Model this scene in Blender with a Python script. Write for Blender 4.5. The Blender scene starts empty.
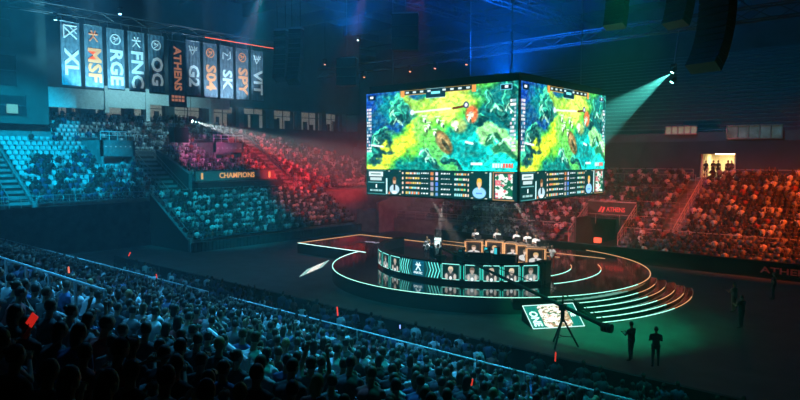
import bpy, bmesh, math, random
import numpy as np
from mathutils import Vector, Matrix, Euler
random.seed(7); RNG = np.random.default_rng(11)
S = bpy.context.scene
COL = S.collection
R = math.radians
PI = math.pi

# ---------------------------------------------------------------- camera, world, exposure
cam = bpy.data.cameras.new('camera'); camo = bpy.data.objects.new('camera', cam); COL.objects.link(camo)
camo.location = (0, 0, 9.0); camo.rotation_euler = (R(86), 0, R(40.8))
cam.sensor_width = 36; cam.lens = 618 / 800 * 36; cam.clip_end = 500; cam.clip_start = .05
S.camera = camo
w = bpy.data.worlds.new('world'); S.world = w; w.use_nodes = True
w.node_tree.nodes['Background'].inputs[0].default_value = (0.004, 0.02, 0.04, 1)
w.node_tree.nodes['Background'].inputs[1].default_value = 0.25
S.view_settings.view_transform = 'Standard'; S.view_settings.look = 'None'
S.view_settings.exposure = 0; S.view_settings.gamma = 1; S.view_settings.use_curve_mapping = False
S.cycles.max_bounces = 4; S.cycles.diffuse_bounces = 2; S.cycles.glossy_bounces = 3
S.cycles.volume_bounces = 0; S.cycles.transmission_bounces = 2
S.cycles.sample_clamp_indirect = 3; S.cycles.caustics_reflective = False; S.cycles.caustics_refractive = False

CX, CY = -25.4, 39.4       # centre of the stage
def lin(c):
    return tuple(((x / 12.92) if x <= .04045 else ((x + .055) / 1.055) ** 2.4) for x in c)

def spot(name, loc, target, color, energy, angle, blend=.4, radius=.25):
    l = bpy.data.lights.new(name, 'SPOT'); l.color = color; l.energy = energy
    l.spot_size = R(angle); l.spot_blend = blend; l.shadow_soft_size = radius
    o = bpy.data.objects.new(name, l); COL.objects.link(o); o.location = loc
    o.rotation_euler = (Vector(target) - Vector(loc)).to_track_quat('-Z', 'Y').to_euler()
    return o

# unseen spots without fixtures wash the arena
CYAN = (.02, .62, 1.0); TEAL = (.02, .9, .75); REDC = (1.0, .045, .03); PINK = (1.0, .12, .45)
ORANGE = (1.0, .22, .06); BLUE = (.01, .22, 1.0); GREEN = (.0, 1.0, .55)
LIGHTS = [
 ('wash_end_cyan',   (-46, 14, 26), (-67, 21, 8.0), (.0, .62, 1.0), 92000, 46, .6),
 ('wash_end_pink',   (-48, 36, 24), (-68, 41.5, 9), (1.0, .14, .45),  40000, 22, .8),
 ('wash_end_red',    (-32.5, 46.6, 13.4), (-66, 51, 7.6), (1.0, .02, .02), 165000, 22, .8),
 ('wash_end_red_corner', (-32.5, 46.8, 13.4), (-64, 60, 7.0), (1.0, .02, .02), 90000, 22, .9),
 ('wash_low_cyan',   (-40, 30, 22), (-57, 37, 3), (.0, .68, .9),    40000, 36, .6),
 ('wash_low_orange', (-42, 44, 26), (-57, 49, 3), (1.0, .14, .09),  34000, 22, .7),
 ('wash_far_red',    (5, 50, 20), (-9, 60, 3.5),  (1.0, .09, .01),  72000, 52, .8),
 ('wash_far_dim',    (-24, 46.6, 9.0), (-24.5, 60, 3.2), (1.0, .02, .04), 9000, 84, .7),
 ('wash_corner_red', (-32, 46.6, 12.5), (-52, 60, 3), (1.0, .03, .03), 9000, 50, .8),
 ('wash_near_blue',  (-20, 18, 26), (-17, 11, 3),  (.05, .50, 1.0), 44000, 60, .8),
 ('wash_near_left',  (-42, 18, 26), (-38, 10, 3),  (.05, .50, 1.0), 46000, 60, .6),
 ('wash_near_teal',  (-10, 24, 23), (-9, 14, 2),  (.0, .75, .7), 12000, 50, .6),
 ('wash_near_back',  (-16, -2, 24), (-18, 11, 3), (.05, .5, 1.0), 5000, 50, .8),
 ('wash_stage_green',(-9, 25, 22), (-13.2, 31.3, 0), (.0, 1.0, .42), 42000, 28, 1.0),
 ('wash_green_edge', (-14, 24, 21), (-11.8, 33.5, 0), (.0, 1.0, .45), 9000, 28, 1.0),
 ('wash_stage_red',  (-40, 50, 28), (-40, 42, 0), (1.0, .05, .05), 12000, 34, .9),
 ('wash_floor_teal', (-36, 20, 22), (-44, 28, 0), (.0, .45, .75), 9000, 66, .9),
 ('wash_floor_front', (-26, 17, 23), (-22, 28, 0), (.0, .55, .6), 9000, 50, .9),  # unseen wash added to turn the front floor teal
 ('wash_players',    (-24.6, 38.2, 6.1), (-24.6, 42.4, 2.8), (1.0, .92, .85), 2200, 90, .5),
 ('wash_players_right', (-21.2, 37, 6.1), (-21.3, 41.2, 2.8), (1.0, .92, .85), 1000, 60, .5),
 ('wash_hosts',      (-26.5, 36, 6.1), (-28.9, 36.7, 2.4), (.85, .95, 1.0), 900, 60, .5),
 ('wash_front_chairs', (-24.4, 33.6, 6.1), (-24, 34.8, 2.4), (.6, .95, 1.0), 160, 90, .5),
 ('wash_banners',    (-59, 27, 13.5), (-64, 28, 19.6), (.25, .8, 1.0), 8000, 74, .4),
 ('wash_banners_right', (-59, 42, 13.5), (-64, 42.5, 19.6), (.5, .8, 1.0), 5000, 74, .4),
 ('wash_wall_end',   (-62, 58, 20), (-76, 56, 16), (.1, .5, .7), 1000, 90, .8),
 ('wash_fascia',     (-64, 36, 19.5), (-71.5, 36, 15.4), (.35, .9, 1.0), 3200, 110, .7),
 ('wash_far_upper',  (-16, 60, 26), (-14, 80, 15), (.0, .42, .75), 5500, 110, .8),
 ('wash_roof_blue',  (-28, 46, 15), (-30, 50, 30), (.0, .14, 1.0), 70000, 150, 1.0),
 ('wash_roof_near',  (-22, 22, 15), (-26, 24, 30), (.0, .2, 1.0), 14000, 150, 1.0),
 ('wash_roof_end',   (-54, 38, 20), (-56, 38, 30), (.0, .3, .9), 8000, 150, 1.0),
]
for n, lo, ta, c, e, a, b in LIGHTS: spot(n, lo, ta, c, e, a, b)

# ---------------------------------------------------------------- materials
MATS = {}
def mat(name, color, rough=.6, metal=0, emit=None, strength=0, noise=0, nscale=4, spec=.5, objcol=False, attr=None):
    if name in MATS: return MATS[name]
    m = bpy.data.materials.new(name); m.use_nodes = True; nt = m.node_tree; b = nt.nodes['Principled BSDF']
    b.inputs['Base Color'].default_value = (*color, 1); b.inputs['Roughness'].default_value = rough
    b.inputs['Metallic'].default_value = metal; b.inputs['Specular IOR Level'].default_value = spec
    src = None
    if objcol:
        oi = nt.nodes.new('ShaderNodeObjectInfo'); src = oi.outputs['Color']
    if attr:
        at = nt.nodes.new('ShaderNodeAttribute'); at.attribute_name = attr; src = at.outputs['Color']
    if noise:
        tc = nt.nodes.new('ShaderNodeTexCoord'); nz = nt.nodes.new('ShaderNodeTexNoise')
        nz.inputs['Scale'].default_value = nscale; nz.inputs['Detail'].default_value = 5
        nt.links.new(tc.outputs['Object'], nz.inputs['Vector'])
        mr = nt.nodes.new('ShaderNodeMapRange'); mr.inputs[1].default_value = .3; mr.inputs[2].default_value = .7
        mr.inputs[3].default_value = 1 - noise; mr.inputs[4].default_value = 1 + noise
        nt.links.new(nz.outputs['Fac'], mr.inputs[0])
        mx = nt.nodes.new('ShaderNodeVectorMath'); mx.operation = 'SCALE'
        if src: nt.links.new(src, mx.inputs[0])
        else: mx.inputs[0].default_value = color
        nt.links.new(mr.outputs[0], mx.inputs['Scale']); src = mx.outputs[0]
    if src: nt.links.new(src, b.inputs['Base Color'])
    if emit:
        b.inputs['Emission Color'].default_value = (*emit, 1); b.inputs['Emission Strength'].default_value = strength
    MATS[name] = m; return m
def emis_attr(name, strength=1.0):
    m = bpy.data.materials.new(name); m.use_nodes = True; nt = m.node_tree; b = nt.nodes['Principled BSDF']
    b.inputs['Base Color'].default_value = (.01, .01, .01, 1); b.inputs['Roughness'].default_value = .5
    at = nt.nodes.new('ShaderNodeAttribute'); at.attribute_name = 'col'
    nt.links.new(at.outputs['Color'], b.inputs['Emission Color']); b.inputs['Emission Strength'].default_value = strength
    return m
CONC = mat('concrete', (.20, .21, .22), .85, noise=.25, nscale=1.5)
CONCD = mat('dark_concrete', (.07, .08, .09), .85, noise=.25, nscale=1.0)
WALLD = mat('dark_wall_paint', (.045, .06, .07), .8, noise=.3, nscale=.6)
FLOORM = mat('arena_floor_covering', (.05, .06, .062), .62, noise=.3, nscale=.8)
ROOFM = mat('roof_cladding', (.05, .06, .08), .8, noise=.4, nscale=.35)
STEEL = mat('painted_steel', (.25, .27, .28), .4, .6); TRUSSM = mat('truss_paint', (.05, .055, .06), .5, .3)
RAILM = mat('galvanised_rail', (.42, .45, .46), .35, .7)
BLACK = mat('black_paint', (.012, .012, .014), .5)
BLKG = mat('black_gloss', (.008, .009, .010), .12)
DRAPE = mat('black_drape', (.02, .022, .026), .9, noise=.3, nscale=3)
STAGEM = mat('glossy_black_stage', (.012, .016, .016), .07, spec=1.0); STAGEM.node_tree.nodes['Principled BSDF'].inputs['IOR'].default_value = 2.0
LEDW = mat('white_led_strip', (.3, .3, .3), .4, emit=(.55, 1.0, .9), strength=2.2)
LEDC = mat('teal_led_strip', (.1, .3, .3), .4, emit=(.40, 1.0, .80), strength=1.7)
LEDO = mat('orange_led_strip', (.3, .15, .05), .4, emit=(1.0, .50, .22), strength=.9)
LEDR = mat('red_led_strip', (.3, .05, .03), .4, emit=(1.0, .12, .04), strength=2.0)
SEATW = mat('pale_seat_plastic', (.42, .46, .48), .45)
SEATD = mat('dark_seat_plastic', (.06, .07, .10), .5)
SKIN = mat('skin', (.34, .20, .14), .6)
HAIRM = mat('hair', (.02, .014, .01), .6, objcol=True)
SHIRT = mat('shirt_cloth', (.3, .3, .3), .85, objcol=True)
TROUS = mat('trousers_cloth', (.03, .035, .05), .85)
SHOE = mat('shoe_leather', (.03, .03, .03), .6)
EYEM = mat('eye', (.02, .02, .02), .2)
LIPM = mat('lip', (.3, .1, .08), .5)
CROWDM = mat('crowd_clothing', (.2, .2, .2), .85, attr='col')
WARMW = mat('lit_warm_room', (.6, .5, .35), .7, emit=(1.0, .78, .42), strength=1.0)
PAINT = emis_attr('led_display', 1.5)

# ---------------------------------------------------------------- helpers
def tag(o, label=None, cat=None, group=None, kind=None):
    if label: o['label'] = label
    if cat: o['category'] = cat
    if group: o['group'] = group
    if kind: o['kind'] = kind
    return o
def empty(name, loc, label, cat, group=None, rz=0):
    o = bpy.data.objects.new(name, None); COL.objects.link(o); o.location = loc; o.rotation_euler = (0, 0, rz)
    o.empty_display_size = .2
    return tag(o, label, cat, group)
class MB:
    def __init__(s): s.v = []; s.f = []; s.mi = []; s.m = 0
    def add(s, vs, fs):
        n = len(s.v); s.v += [tuple(v) for v in vs]; s.f += [tuple(i + n for i in f) for f in fs]; s.mi += [s.m] * len(fs)
    def box(s, x0, y0, z0, x1, y1, z1):
        vs = [(x, y, z) for x in (x0, x1) for y in (y0, y1) for z in (z0, z1)]
        s.add(vs, [(0, 1, 3, 2), (4, 6, 7, 5), (0, 4, 5, 1), (2, 3, 7, 6), (0, 2, 6, 4), (1, 5, 7, 3)])
    def tube(s, pts, r, n=6, cap=True):
        pts = [Vector(p) for p in pts]; rr = r if isinstance(r, (list, tuple)) else [r] * len(pts)
        rings = []
        for i, p in enumerate(pts):
            a = pts[max(i - 1, 0)]; b = pts[min(i + 1, len(pts) - 1)]
            d = (b - a).normalized(); u = d.orthogonal().normalized() if abs(d.z) > .99 else d.cross(Vector((0, 0, 1))).normalized()
            v = d.cross(u).normalized()
            rings.append([p + (u * math.cos(2 * PI * k / n) + v * math.sin(2 * PI * k / n)) * rr[i] for k in range(n)])
        vs = [q for g in rings for q in g]
        fs = [(i * n + k, i * n + (k + 1) % n, (i + 1) * n + (k + 1) % n, (i + 1) * n + k) for i in range(len(pts) - 1) for k in range(n)]
        if cap: fs += [tuple(range(n - 1, -1, -1)), tuple((len(pts) - 1) * n + k for k in range(n))]
        s.add(vs, fs)
    def ball(s, c, r, nu=10, nv=7):
        if not isinstance(r, (list, tuple)): r = (r, r, r)
        vs = [(c[0], c[1], c[2] + r[2])]
        for j in range(1, nv):
            t = PI * j / nv
            vs += [(c[0] + r[0] * math.sin(t) * math.cos(2 * PI * k / nu), c[1] + r[1] * math.sin(t) * math.sin(2 * PI * k / nu), c[2] + r[2] * math.cos(t)) for k in range(nu)]
        vs.append((c[0], c[1], c[2] - r[2])); L = len(vs) - 1
        fs = [(0, 1 + k, 1 + (k + 1) % nu) for k in range(nu)]
        for j in range(nv - 2):
            a = 1 + j * nu; fs += [(a + k, a + nu + k, a + nu + (k + 1) % nu, a + (k + 1) % nu) for k in range(nu)]
        a = 1 + (nv - 2) * nu; fs += [(a + k, L, a + (k + 1) % nu) for k in range(nu)]
        s.add(vs, fs)
    def prism(s, poly, d0, d1, axis='z'):
        n = len(poly)
        def P(p, d): return {'z': (p[0], p[1], d), 'x': (d, p[0], p[1]), 'y': (p[0], d, p[1])}[axis]
        s.add([P(p, d0) for p in poly] + [P(p, d1) for p in poly],
              [tuple(range(n - 1, -1, -1)), tuple(range(n, 2 * n))] + [(i, (i + 1) % n, n + (i + 1) % n, n + i) for i in range(n)])
    def build(s, name, mats, parent=None, smooth=False, loc=None):
        me = bpy.data.meshes.new(name); me.from_pydata(s.v, [], s.f)
        for m in (mats if isinstance(mats, (list, tuple)) else [mats]): me.materials.append(m)
        me.polygons.foreach_set('material_index', s.mi)
        bm = bmesh.new(); bm.from_mesh(me); bmesh.ops.recalc_face_normals(bm, faces=bm.faces); bm.to_mesh(me); bm.free()
        if smooth: me.polygons.foreach_set('use_smooth', [True] * len(me.polygons))
        o = bpy.data.objects.new(name, me); COL.objects.link(o)
        if parent: o.parent = parent
        if loc: o.location = loc
        return o
def structure(name, mb, m): return tag(mb.build(name, m), kind='structure')
def copy_tree(o, parent=None):
    c = o.copy(); COL.objects.link(c)
    if parent is not None: c.parent = parent
    for ch in list(o.children): copy_tree(ch, c)
    return c
def ordinal(n):
    w_ = 'first second third fourth fifth sixth seventh eighth ninth tenth eleventh twelfth thirteenth fourteenth fifteenth sixteenth seventeenth eighteenth nineteenth twentieth'.split()
    if n <= 20: return w_[n - 1]
    t = {2: 'twenty', 3: 'thirty', 4: 'forty', 5: 'fifty', 6: 'sixty', 7: 'seventy', 8: 'eighty', 9: 'ninety'}
    return t[n // 10] + '-' + w_[n % 10 - 1] if n % 10 else t[n // 10][:-1] + 'ieth'
TH = R(40.8); P4 = R(4)
def proj(x, y, z):
    xr = x * math.cos(TH) + y * math.sin(TH); d0 = -x * math.sin(TH) + y * math.cos(TH); h = z - 9
    d = d0 * math.cos(P4) - h * math.sin(P4); u = d0 * math.sin(P4) + h * math.cos(P4)
    return (400 + 618 * xr / d, 200 - 618 * u / d, d) if d > .1 else (-999, -999, d)

# ---- text as a mesh child of a thing
def text(body, size, m, parent, mtx, name='lettering', ext=.012, bold=.02, squash=1.0):
    cu = bpy.data.curves.new(name, 'FONT'); cu.body = body; cu.size = size; cu.extrude = ext; cu.offset = bold * size
    cu.align_x = 'CENTER'; cu.align_y = 'CENTER'; cu.resolution_u = 2
    t = bpy.data.objects.new('tmp', cu); COL.objects.link(t)
    dg = bpy.context.evaluated_depsgraph_get(); me = bpy.data.meshes.new_from_object(t.evaluated_get(dg))
    bpy.data.objects.remove(t)
    me.transform(mtx @ Matrix.Diagonal((squash, 1, 1, 1))); me.materials.clear(); me.materials.append(m)
    o = bpy.data.objects.new(name, me); COL.objects.link(o)
    if parent: o.parent = parent
    return o
def frame_mtx(origin, right, up):
    right = Vector(right).normalized(); up = Vector(up).normalized(); n = right.cross(up)
    m = Matrix((right, up, n)).transposed().to_4x4(); m.translation = Vector(origin); return m

# ---- painted LED displays: colours per vertex of a dense grid (the display's own picture)
class Canvas:
    def __init__(s, W, H, bg):
        s.W, s.H = W, H; s.a = np.zeros((H, W, 3)); s.a[:] = bg
        s.X, s.Y = np.meshgrid((np.arange(W) + .5) / W, (np.arange(H) + .5) / H)
    def mix(s, m, c): s.a = s.a * (1 - m[..., None]) + np.array(c) * m[..., None]
    def rect(s, x0, y0, x1, y1, c, al=1):
        s.mix(((s.X >= x0) & (s.X < x1) & (s.Y >= y0) & (s.Y < y1)) * al, c)
    def frame(s, x0, y0, x1, y1, c, t=.006, ty=None):
        ty = ty or t * s.W / s.H
        s.rect(x0, y0, x1, y0 + ty, c); s.rect(x0, y1 - ty, x1, y1, c); s.rect(x0, y0, x0 + t, y1, c); s.rect(x1 - t, y0, x1, y1, c)
    def ell(s, cx, cy, rx, ry, c, soft=.3, rot=0, al=1, X=None, Y=None):
        X = s.X if X is None else X; Y = s.Y if Y is None else Y; asp = s.W / s.H
        dx = (X - cx) * asp; dy = Y - cy; rx *= asp
        a = math.cos(rot) * dx + math.sin(rot) * dy; b = -math.sin(rot) * dx + math.cos(rot) * dy
        d = np.sqrt((a / rx) ** 2 + (b / ry) ** 2)
        s.mix(np.clip((1 + soft - d) / max(soft, 1e-3) / 1.0, 0, 1) * al if soft > .02 else (d < 1) * al, c)
    def line(s, pts, wd, c, al=1, soft=.4, X=None, Y=None):
        X = s.X if X is None else X; Y = s.Y if Y is None else Y; asp = s.W / s.H
        dm = np.full(X.shape, 9.)
        for (x0, y0), (x1, y1) in zip(pts[:-1], pts[1:]):
            ax, ay, bx, by = x0 * asp, y0, x1 * asp, y1
            t = np.clip(((X * asp - ax) * (bx - ax) + (Y - ay) * (by - ay)) / ((bx - ax) ** 2 + (by - ay) ** 2 + 1e-9), 0, 1)
            dm = np.minimum(dm, np.hypot(X * asp - ax - t * (bx - ax), Y - ay - t * (by - ay)))
        s.mix(np.clip((wd * (1 + soft) - dm) / (wd * soft + 1e-6), 0, 1) * al, c)
def vnoise(X, Y, f, seed):
    g = np.random.default_rng(seed).random((64, 64)); x = X * f; y = Y * f
    xi = np.floor(x).astype(int); yi = np.floor(y).astype(int); fx = x - xi; fy = y - yi
    fx = fx * fx * (3 - 2 * fx); fy = fy * fy * (3 - 2 * fy)
    G = lambda a, b: g[b % 64, a % 64]
    return (G(xi, yi) * (1 - fx) + G(xi + 1, yi) * fx) * (1 - fy) + (G(xi, yi + 1) * (1 - fx) + G(xi + 1, yi + 1) * fx) * fy
def fbm(X, Y, f, seed): return sum(vnoise(X, Y, f * 2 ** i, seed + i) / 2 ** (i + 1) for i in range(4))
def to_lin(a):
    a = np.clip(a, 0, 1); return np.where(a <= .04045, a / 12.92, ((a + .055) / 1.055) ** 2.4)
def display(name, canvas, fn, parent=None, m=None, gain=1.0):
    """grid mesh; fn(u, v) gives the 3-D point, u to the right and v downwards"""
    W, H = canvas.W, canvas.H
    U, V = np.meshgrid(np.linspace(0, 1, W), np.linspace(0, 1, H))
    P = fn(U.ravel(), V.ravel())
    me = bpy.data.meshes.new(name)
    i = np.arange(W * H).reshape(H, W)
    q = np.stack([i[1:, :-1], i[1:, 1:], i[:-1, 1:], i[:-1, :-1]], -1).reshape(-1, 4)
    me.vertices.add(W * H); me.vertices.foreach_set('co', P.astype('f').ravel())
    me.loops.add(q.size); me.loops.foreach_set('vertex_index', q.ravel().astype('i'))
    me.polygons.add(len(q)); me.polygons.foreach_set('loop_start', np.arange(0, q.size, 4, dtype='i'))
    me.update(calc_edges=True)
    at = me.color_attributes.new('col', 'FLOAT_COLOR', 'POINT')
    c = np.ones((W * H, 4)); c[:, :3] = to_lin(canvas.a).reshape(-1, 3) * gain; at.data.foreach_set('color', c.astype('f').ravel())
    me.materials.append(m or PAINT)
    o = bpy.data.objects.new(name, me); COL.objects.link(o)
    if parent: o.parent = parent
    return o
def plane_fn(o, r, d):
    o, r, d = map(np.array, (o, r, d))
    return lambda u, v: o[None] + u[:, None] * r[None] + v[:, None] * d[None]

# ================================================================ THE ARENA SHELL
b = MB(); b.box(-95, -14, -.3, 30, 100, 0); structure('floor', b, FLOORM)
b = MB(); b.box(-95, -14, 31, 30, 100, 31.4); structure('ceiling', b, ROOFM)
b = MB(); b.box(-95, 96, 0, 30, 97, 31); structure('wall_far', b, WALLD)
b = MB(); b.box(29, -14, 0, 30, 100, 31); structure('wall_right', b, WALLD)
b = MB(); b.box(-95, -14, 0, 30, -13, 31); structure('wall_near', b, WALLD)

def steps(name, axis, p0, z0, pitch, rise, n, q0, q1, sign, m=CONC, base=0.0, deck=1.2):
    """stepped terrace: rows run along the other axis from q0 to q1; p goes from p0 by sign*pitch"""
    poly = [(p0, base)]
    for k in range(n):
        a = p0 + sign * pitch * k; poly += [(a, z0 + rise * k), (a + sign * pitch, z0 + rise * k)]
    poly += [(p0 + sign * (pitch * n + deck), z0 + rise * (n - 1)), (p0 + sign * (pitch * n + deck), base)]
    mb = MB(); mb.prism([(p, z) for p, z in poly], q0, q1, 'y' if axis == 'x' else 'x')
    return structure(name, mb, m)
# near stand: rows along X, rising as Y falls
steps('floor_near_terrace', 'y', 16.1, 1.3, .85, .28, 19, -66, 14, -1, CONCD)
# far stand: tier cut in four lengths by the two exits and the stair tunnel
FY0, FZ0, FP, FR, FN = 56.2, 1.6, .8, .42, 13
steps('floor_far_terrace', 'y', FY0, FZ0, FP, FR, FN, -17.6, 8, 1, CONC, deck=3.2)
steps('floor_far_terrace_middle', 'y', FY0, FZ0, FP, FR, FN, -21.4, -17.6, 1, CONC, deck=3.2)
steps('floor_far_terrace_back', 'y', FY0 + 4 * FP, FZ0 + 4 * FR, FP, FR, FN - 4, -26.2, -21.4, 1, CONC, base=3.0, deck=3.2)
steps('floor_far_terrace_corner', 'y', FY0, FZ0, FP, FR, FN, -49.5, -26.2, 1, CONC, deck=3.2)
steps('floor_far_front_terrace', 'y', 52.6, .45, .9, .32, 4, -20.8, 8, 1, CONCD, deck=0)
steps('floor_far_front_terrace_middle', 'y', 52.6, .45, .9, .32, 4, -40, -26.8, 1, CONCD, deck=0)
# end stand
steps('floor_end_lower_terrace', 'x', -53, .7, .8, .45, 9, 31, 53.5, -1, CONC, deck=0)
EZ0, EP, ER, EN = 4.5, .8, .48, 19
def end_rows(y):  # how many rows deep the end tier is at y
    return EN if y < 45 else max(7, int(round(EN - (y - 45) * .50)))
ys = [8] + [45 + 2.1 * i for i in range(12)]
for i, y0 in enumerate(ys):
    y1 = ys[i + 1] if i + 1 < len(ys) else 70.5
    n_ = end_rows((y0 + y1) / 2 if i else 20)
    steps('floor_end_terrace', 'x', -60.2, EZ0, EP, ER, n_, y0, y1, -1, CONC, base=0, deck=.2 + (EN - n_) * EP + 3.5)

hz = bpy.data.materials.new('arena_haze'); hz.use_nodes = True; nt = hz.node_tree; nt.nodes.clear()
out = nt.nodes.new('ShaderNodeOutputMaterial'); vs_ = nt.nodes.new('ShaderNodeVolumeScatter'); vs_.inputs['Color'].default_value = (.8, .95, 1, 1)
vs_.inputs['Density'].default_value = .0024; vs_.inputs['Anisotropy'].default_value = .25; nt.links.new(vs_.outputs[0], out.inputs['Volume'])
b = MB(); b.box(-94.9, -12.9, .02, 28.9, 95.9, 30.98)
tag(b.build('haze', hz), 'thin haze hanging through the whole arena', 'haze', kind='stuff')

# ---- back walls of the end stand: concourse with a glazed gallery
b = MB(); b.box(-81, 8, 13.0, -80.6, 78, 31); structure('wall_end', b, WALLD)
WX = -77.2
b = MB()
b.box(WX, 24, 16.2, WX + .5, 78, 31)       # wall above the gallery
b.box(WX, 24, 8.0, WX + .5, 78, 13.3)       # below it
structure('wall_end_upper', b, WALLD)
b = MB()
for y in (26, 31.5, 37, 42.5, 48, 53.4, 58.8, 64.2, 69.5, 74): b.box(WX - .1, y - .45, 13.3, WX + .7, y + .45, 16.2)
structure('trim_1', b, mat('gallery_pillar', (.12, .15, .16), .8))
GLOW = mat('gallery_room_light', (.5, .45, .38), .8, emit=(.80, .72, .60), strength=.14, noise=.3)
GL2 = mat('gallery_dark_fitting', (.04, .05, .05), .6)
for i, (a, c) in enumerate(zip((26, 31.5, 37, 42.5, 48, 53.4, 58.8, 64.2, 69.5), (31.5, 37, 42.5, 48, 53.4, 58.8, 64.2, 69.5, 74))):
    wb = MB(); wb.box(WX - 1.2, a + .4, 13.3, WX - 1.1, c - .4, 16.2)
    o = structure('window_%d' % (i + 1), wb, GLOW)
    fb = MB()
    rr = random.Random(i)
    for k in range(3): 
        yy = a + .7 + (c - a - 1.4) * (k + rr.random() * .5) / 3; fb.box(WX - .9, yy, 13.3, WX - .6, yy + rr.uniform(.3, 1.1), 13.3 + rr.uniform(.9, 2.2))
    fb.box(WX - .1, a + .4, 15.2, WX, c - .4, 15.3); fb.box(WX - .1, (a + c) / 2 - .05, 13.3, WX, (a + c) / 2 + .05, 16.2)
    fb.build('window_frame', GL2, o)
b = MB(); b.box(-79.5, 24, 13.0, WX, 78, 13.3); b.box(-79.5, 24, 16.2, WX, 78, 16.5); structure('trim_2', b, CONCD)
# corner block with dark openings, nearest end of the end wall
b = MB(); b.box(-76, 8, 12.4, -71.2, 25.6, 31); structure('wall_corner', b, mat('corner_block', (.05, .09, .09), .85, noise=.3, nscale=.5))
for i, (y0, y1, z0, z1) in enumerate(((20.2, 22.2, 21, 24.5), (20.0, 22.6, 16.2, 19.2), (19.5, 23.4, 13.2, 15.2))):
    b = MB(); b.box(-71.25, y0, z0, -71.1, y1, z1); o = structure('window_%d' % (i + 20), b, DRAPE)
    b = MB(); b.box(-71.1, y0 - .1, z0 - .1, -70.95, y0, z1 + .1); b.box(-71.1, y1, z0 - .1, -70.95, y1 + .1, z1 + .1); b.box(-71.1, y0, (z0 + z1) / 2 - .05, -70.98, y1, (z0 + z1) / 2 + .05)
    b.build('window_frame', CONCD, o)
b = MB(); b.box(-71.08, 21.6, 13.4, -70.9, 22.6, 14.3); structure('window_25', b, mat('dim_warm_window', (.4, .3, .2), .8, emit=(1, .75, .45), strength=.12))
# pale fascia boxes under the banners
FASC = mat('pale_fascia_panel', (.55, .60, .60), .6, noise=.12)
b = MB(); b.box(-71.5, 25.6, 14.3, -71.1, 31.6, 16.4); b.box(-71.5, 31.6, 14.6, -71.1, 36.4, 16.9); b.box(-71.5, 36.4, 15.2, -71.1, 47.8, 16.5)
b.box(-71.5, 31.4, 13.9, -71.0, 31.9, 17.0); b.box(-71.5, 36.2, 13.2, -71.0, 36.7, 17.0); b.box(-71.5, 44.9, 13.2, -71.0, 45.3, 16.4)
structure('trim_3', b, FASC)

# ---- side wall below the end tier, cheek walls
b = MB(); b.box(-60.6, 8, 0, -60.2, 31, 4.5); structure('wall_end_lower', b, mat('blue_hall_wall', (.06, .10, .12), .85, noise=.2))
b = MB(); b.prism([(-53, 0), (-53, 1.1), (-60.2, 5.3), (-60.2, 0)], 30.8, 31, 'y'); structure('wall_cheek', b, mat('cheek_panel', (.05, .09, .10), .8))
b = MB(); b.prism([(53.5, 0), (53.5, 3.6), (56.2, 4.2), (64, 6.6), (66.6, 8.2), (66.6, 0)], -49.9, -49.5, 'x'); structure('wall_corner_cheek', b, CONC)
b = MB(); b.box(-53.2, 53.5, 0, -49.6, 56.0, 2.6); structure('wall_corner_block', b, CONC)
# far upper tier, dark and empty
steps('floor_far_upper_terrace', 'y', 71.5, 10.4, .8, .52, 25, -70, 12, 1, mat('upper_tier_concrete', (.16, .20, .22), .85, noise=.3), base=9.9, deck=2)
b = MB()
for x0, x1 in ((-70, -18.6), (-15.2, 12)): b.box(x0, 69.6, 5.6, x1, 70, 9.3)
b.box(-70, 69.6, 9.3, 12, 70, 10.6)
structure('wall_far_concourse', b, WALLD)
b = MB(); b.box(-70, 70.6, 10.2, 12, 71.4, 11.6); structure('trim_4', b, mat('upper_fascia', (.09, .12, .13), .7))
b = MB()
for k in range(1, 25): b.box(-68, 71.5 + .8 * k - .1, 10.4 + .52 * (k - 1) + .3, 11, 71.5 + .8 * k - .02, 10.4 + .52 * (k - 1) + .62)
tag(b.build('seat_rows', mat('upper_seat', (.03, .04, .06), .6)), 'dark empty seat rows filling the unlit upper tier', 'seats', kind='stuff')

# lit exit behind the far stand
EXM = mat('exit_wall_paint', (.85, .74, .50), .8)
b = MB()
b.box(-18.6, 69.9, 6.6, -18.4, 74.5, 9.5); b.box(-15.4, 69.9, 6.6, -15.2, 74.5, 9.5); b.box(-18.6, 74.5, 6.6, -15.2, 74.7, 9.5)
structure('door_1', b, EXM)
b = MB(); b.box(-18.6, 68, 6.5, -15.2, 74.6, 6.85); structure('floor_exit', b, CONC)
b = MB(); b.box(-18.6, 69.9, 9.4, -15.2, 74.6, 9.5); structure('ceiling_exit', b, EXM)
lt = empty('ceiling_light', (-16.9, 72.6, 9.34), 'bright ceiling light inside the lit exit of the far stand', 'light')
b = MB(); b.box(-.9, -.6, -.05, .9, .6, .06); b.build('housing', STEEL, lt)
b = MB(); b.box(-.85, -.55, -.08, .85, .55, -.05); b.build('diffuser', mat('lamp_diffuser', (.8, .8, .8), .5, emit=(1, .80, .42), strength=34), lt)
# window strips on the far concourse
for i, (x0, x1, z0, z1, st) in enumerate(((-22.4, -19.2, 11.5, 12.2, .16), (-16.3, -11.4, 10.9, 12.1, .02))):
    b = MB(); b.box(x0, 70.4, z0, x1, 70.5, z1)
    o = structure('window_%d' % (i + 30), b, mat('strip_window_%d' % i, (.3, .35, .3), .3, emit=(.7, .85, .5), strength=st, noise=.6, nscale=1.2))
    b = MB()
    for k in range(6): b.box(x0 + (x1 - x0) * k / 5 - .06, 70.3, z0 - .1, x0 + (x1 - x0) * k / 5 + .06, 70.4, z1 + .1)
    b.box(x0, 70.3, z1, x1, 70.4, z1 + .12); b.box(x0, 70.3, z0 - .12, x1, 70.4, z0); b.build('window_frame', STEEL, o)

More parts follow.
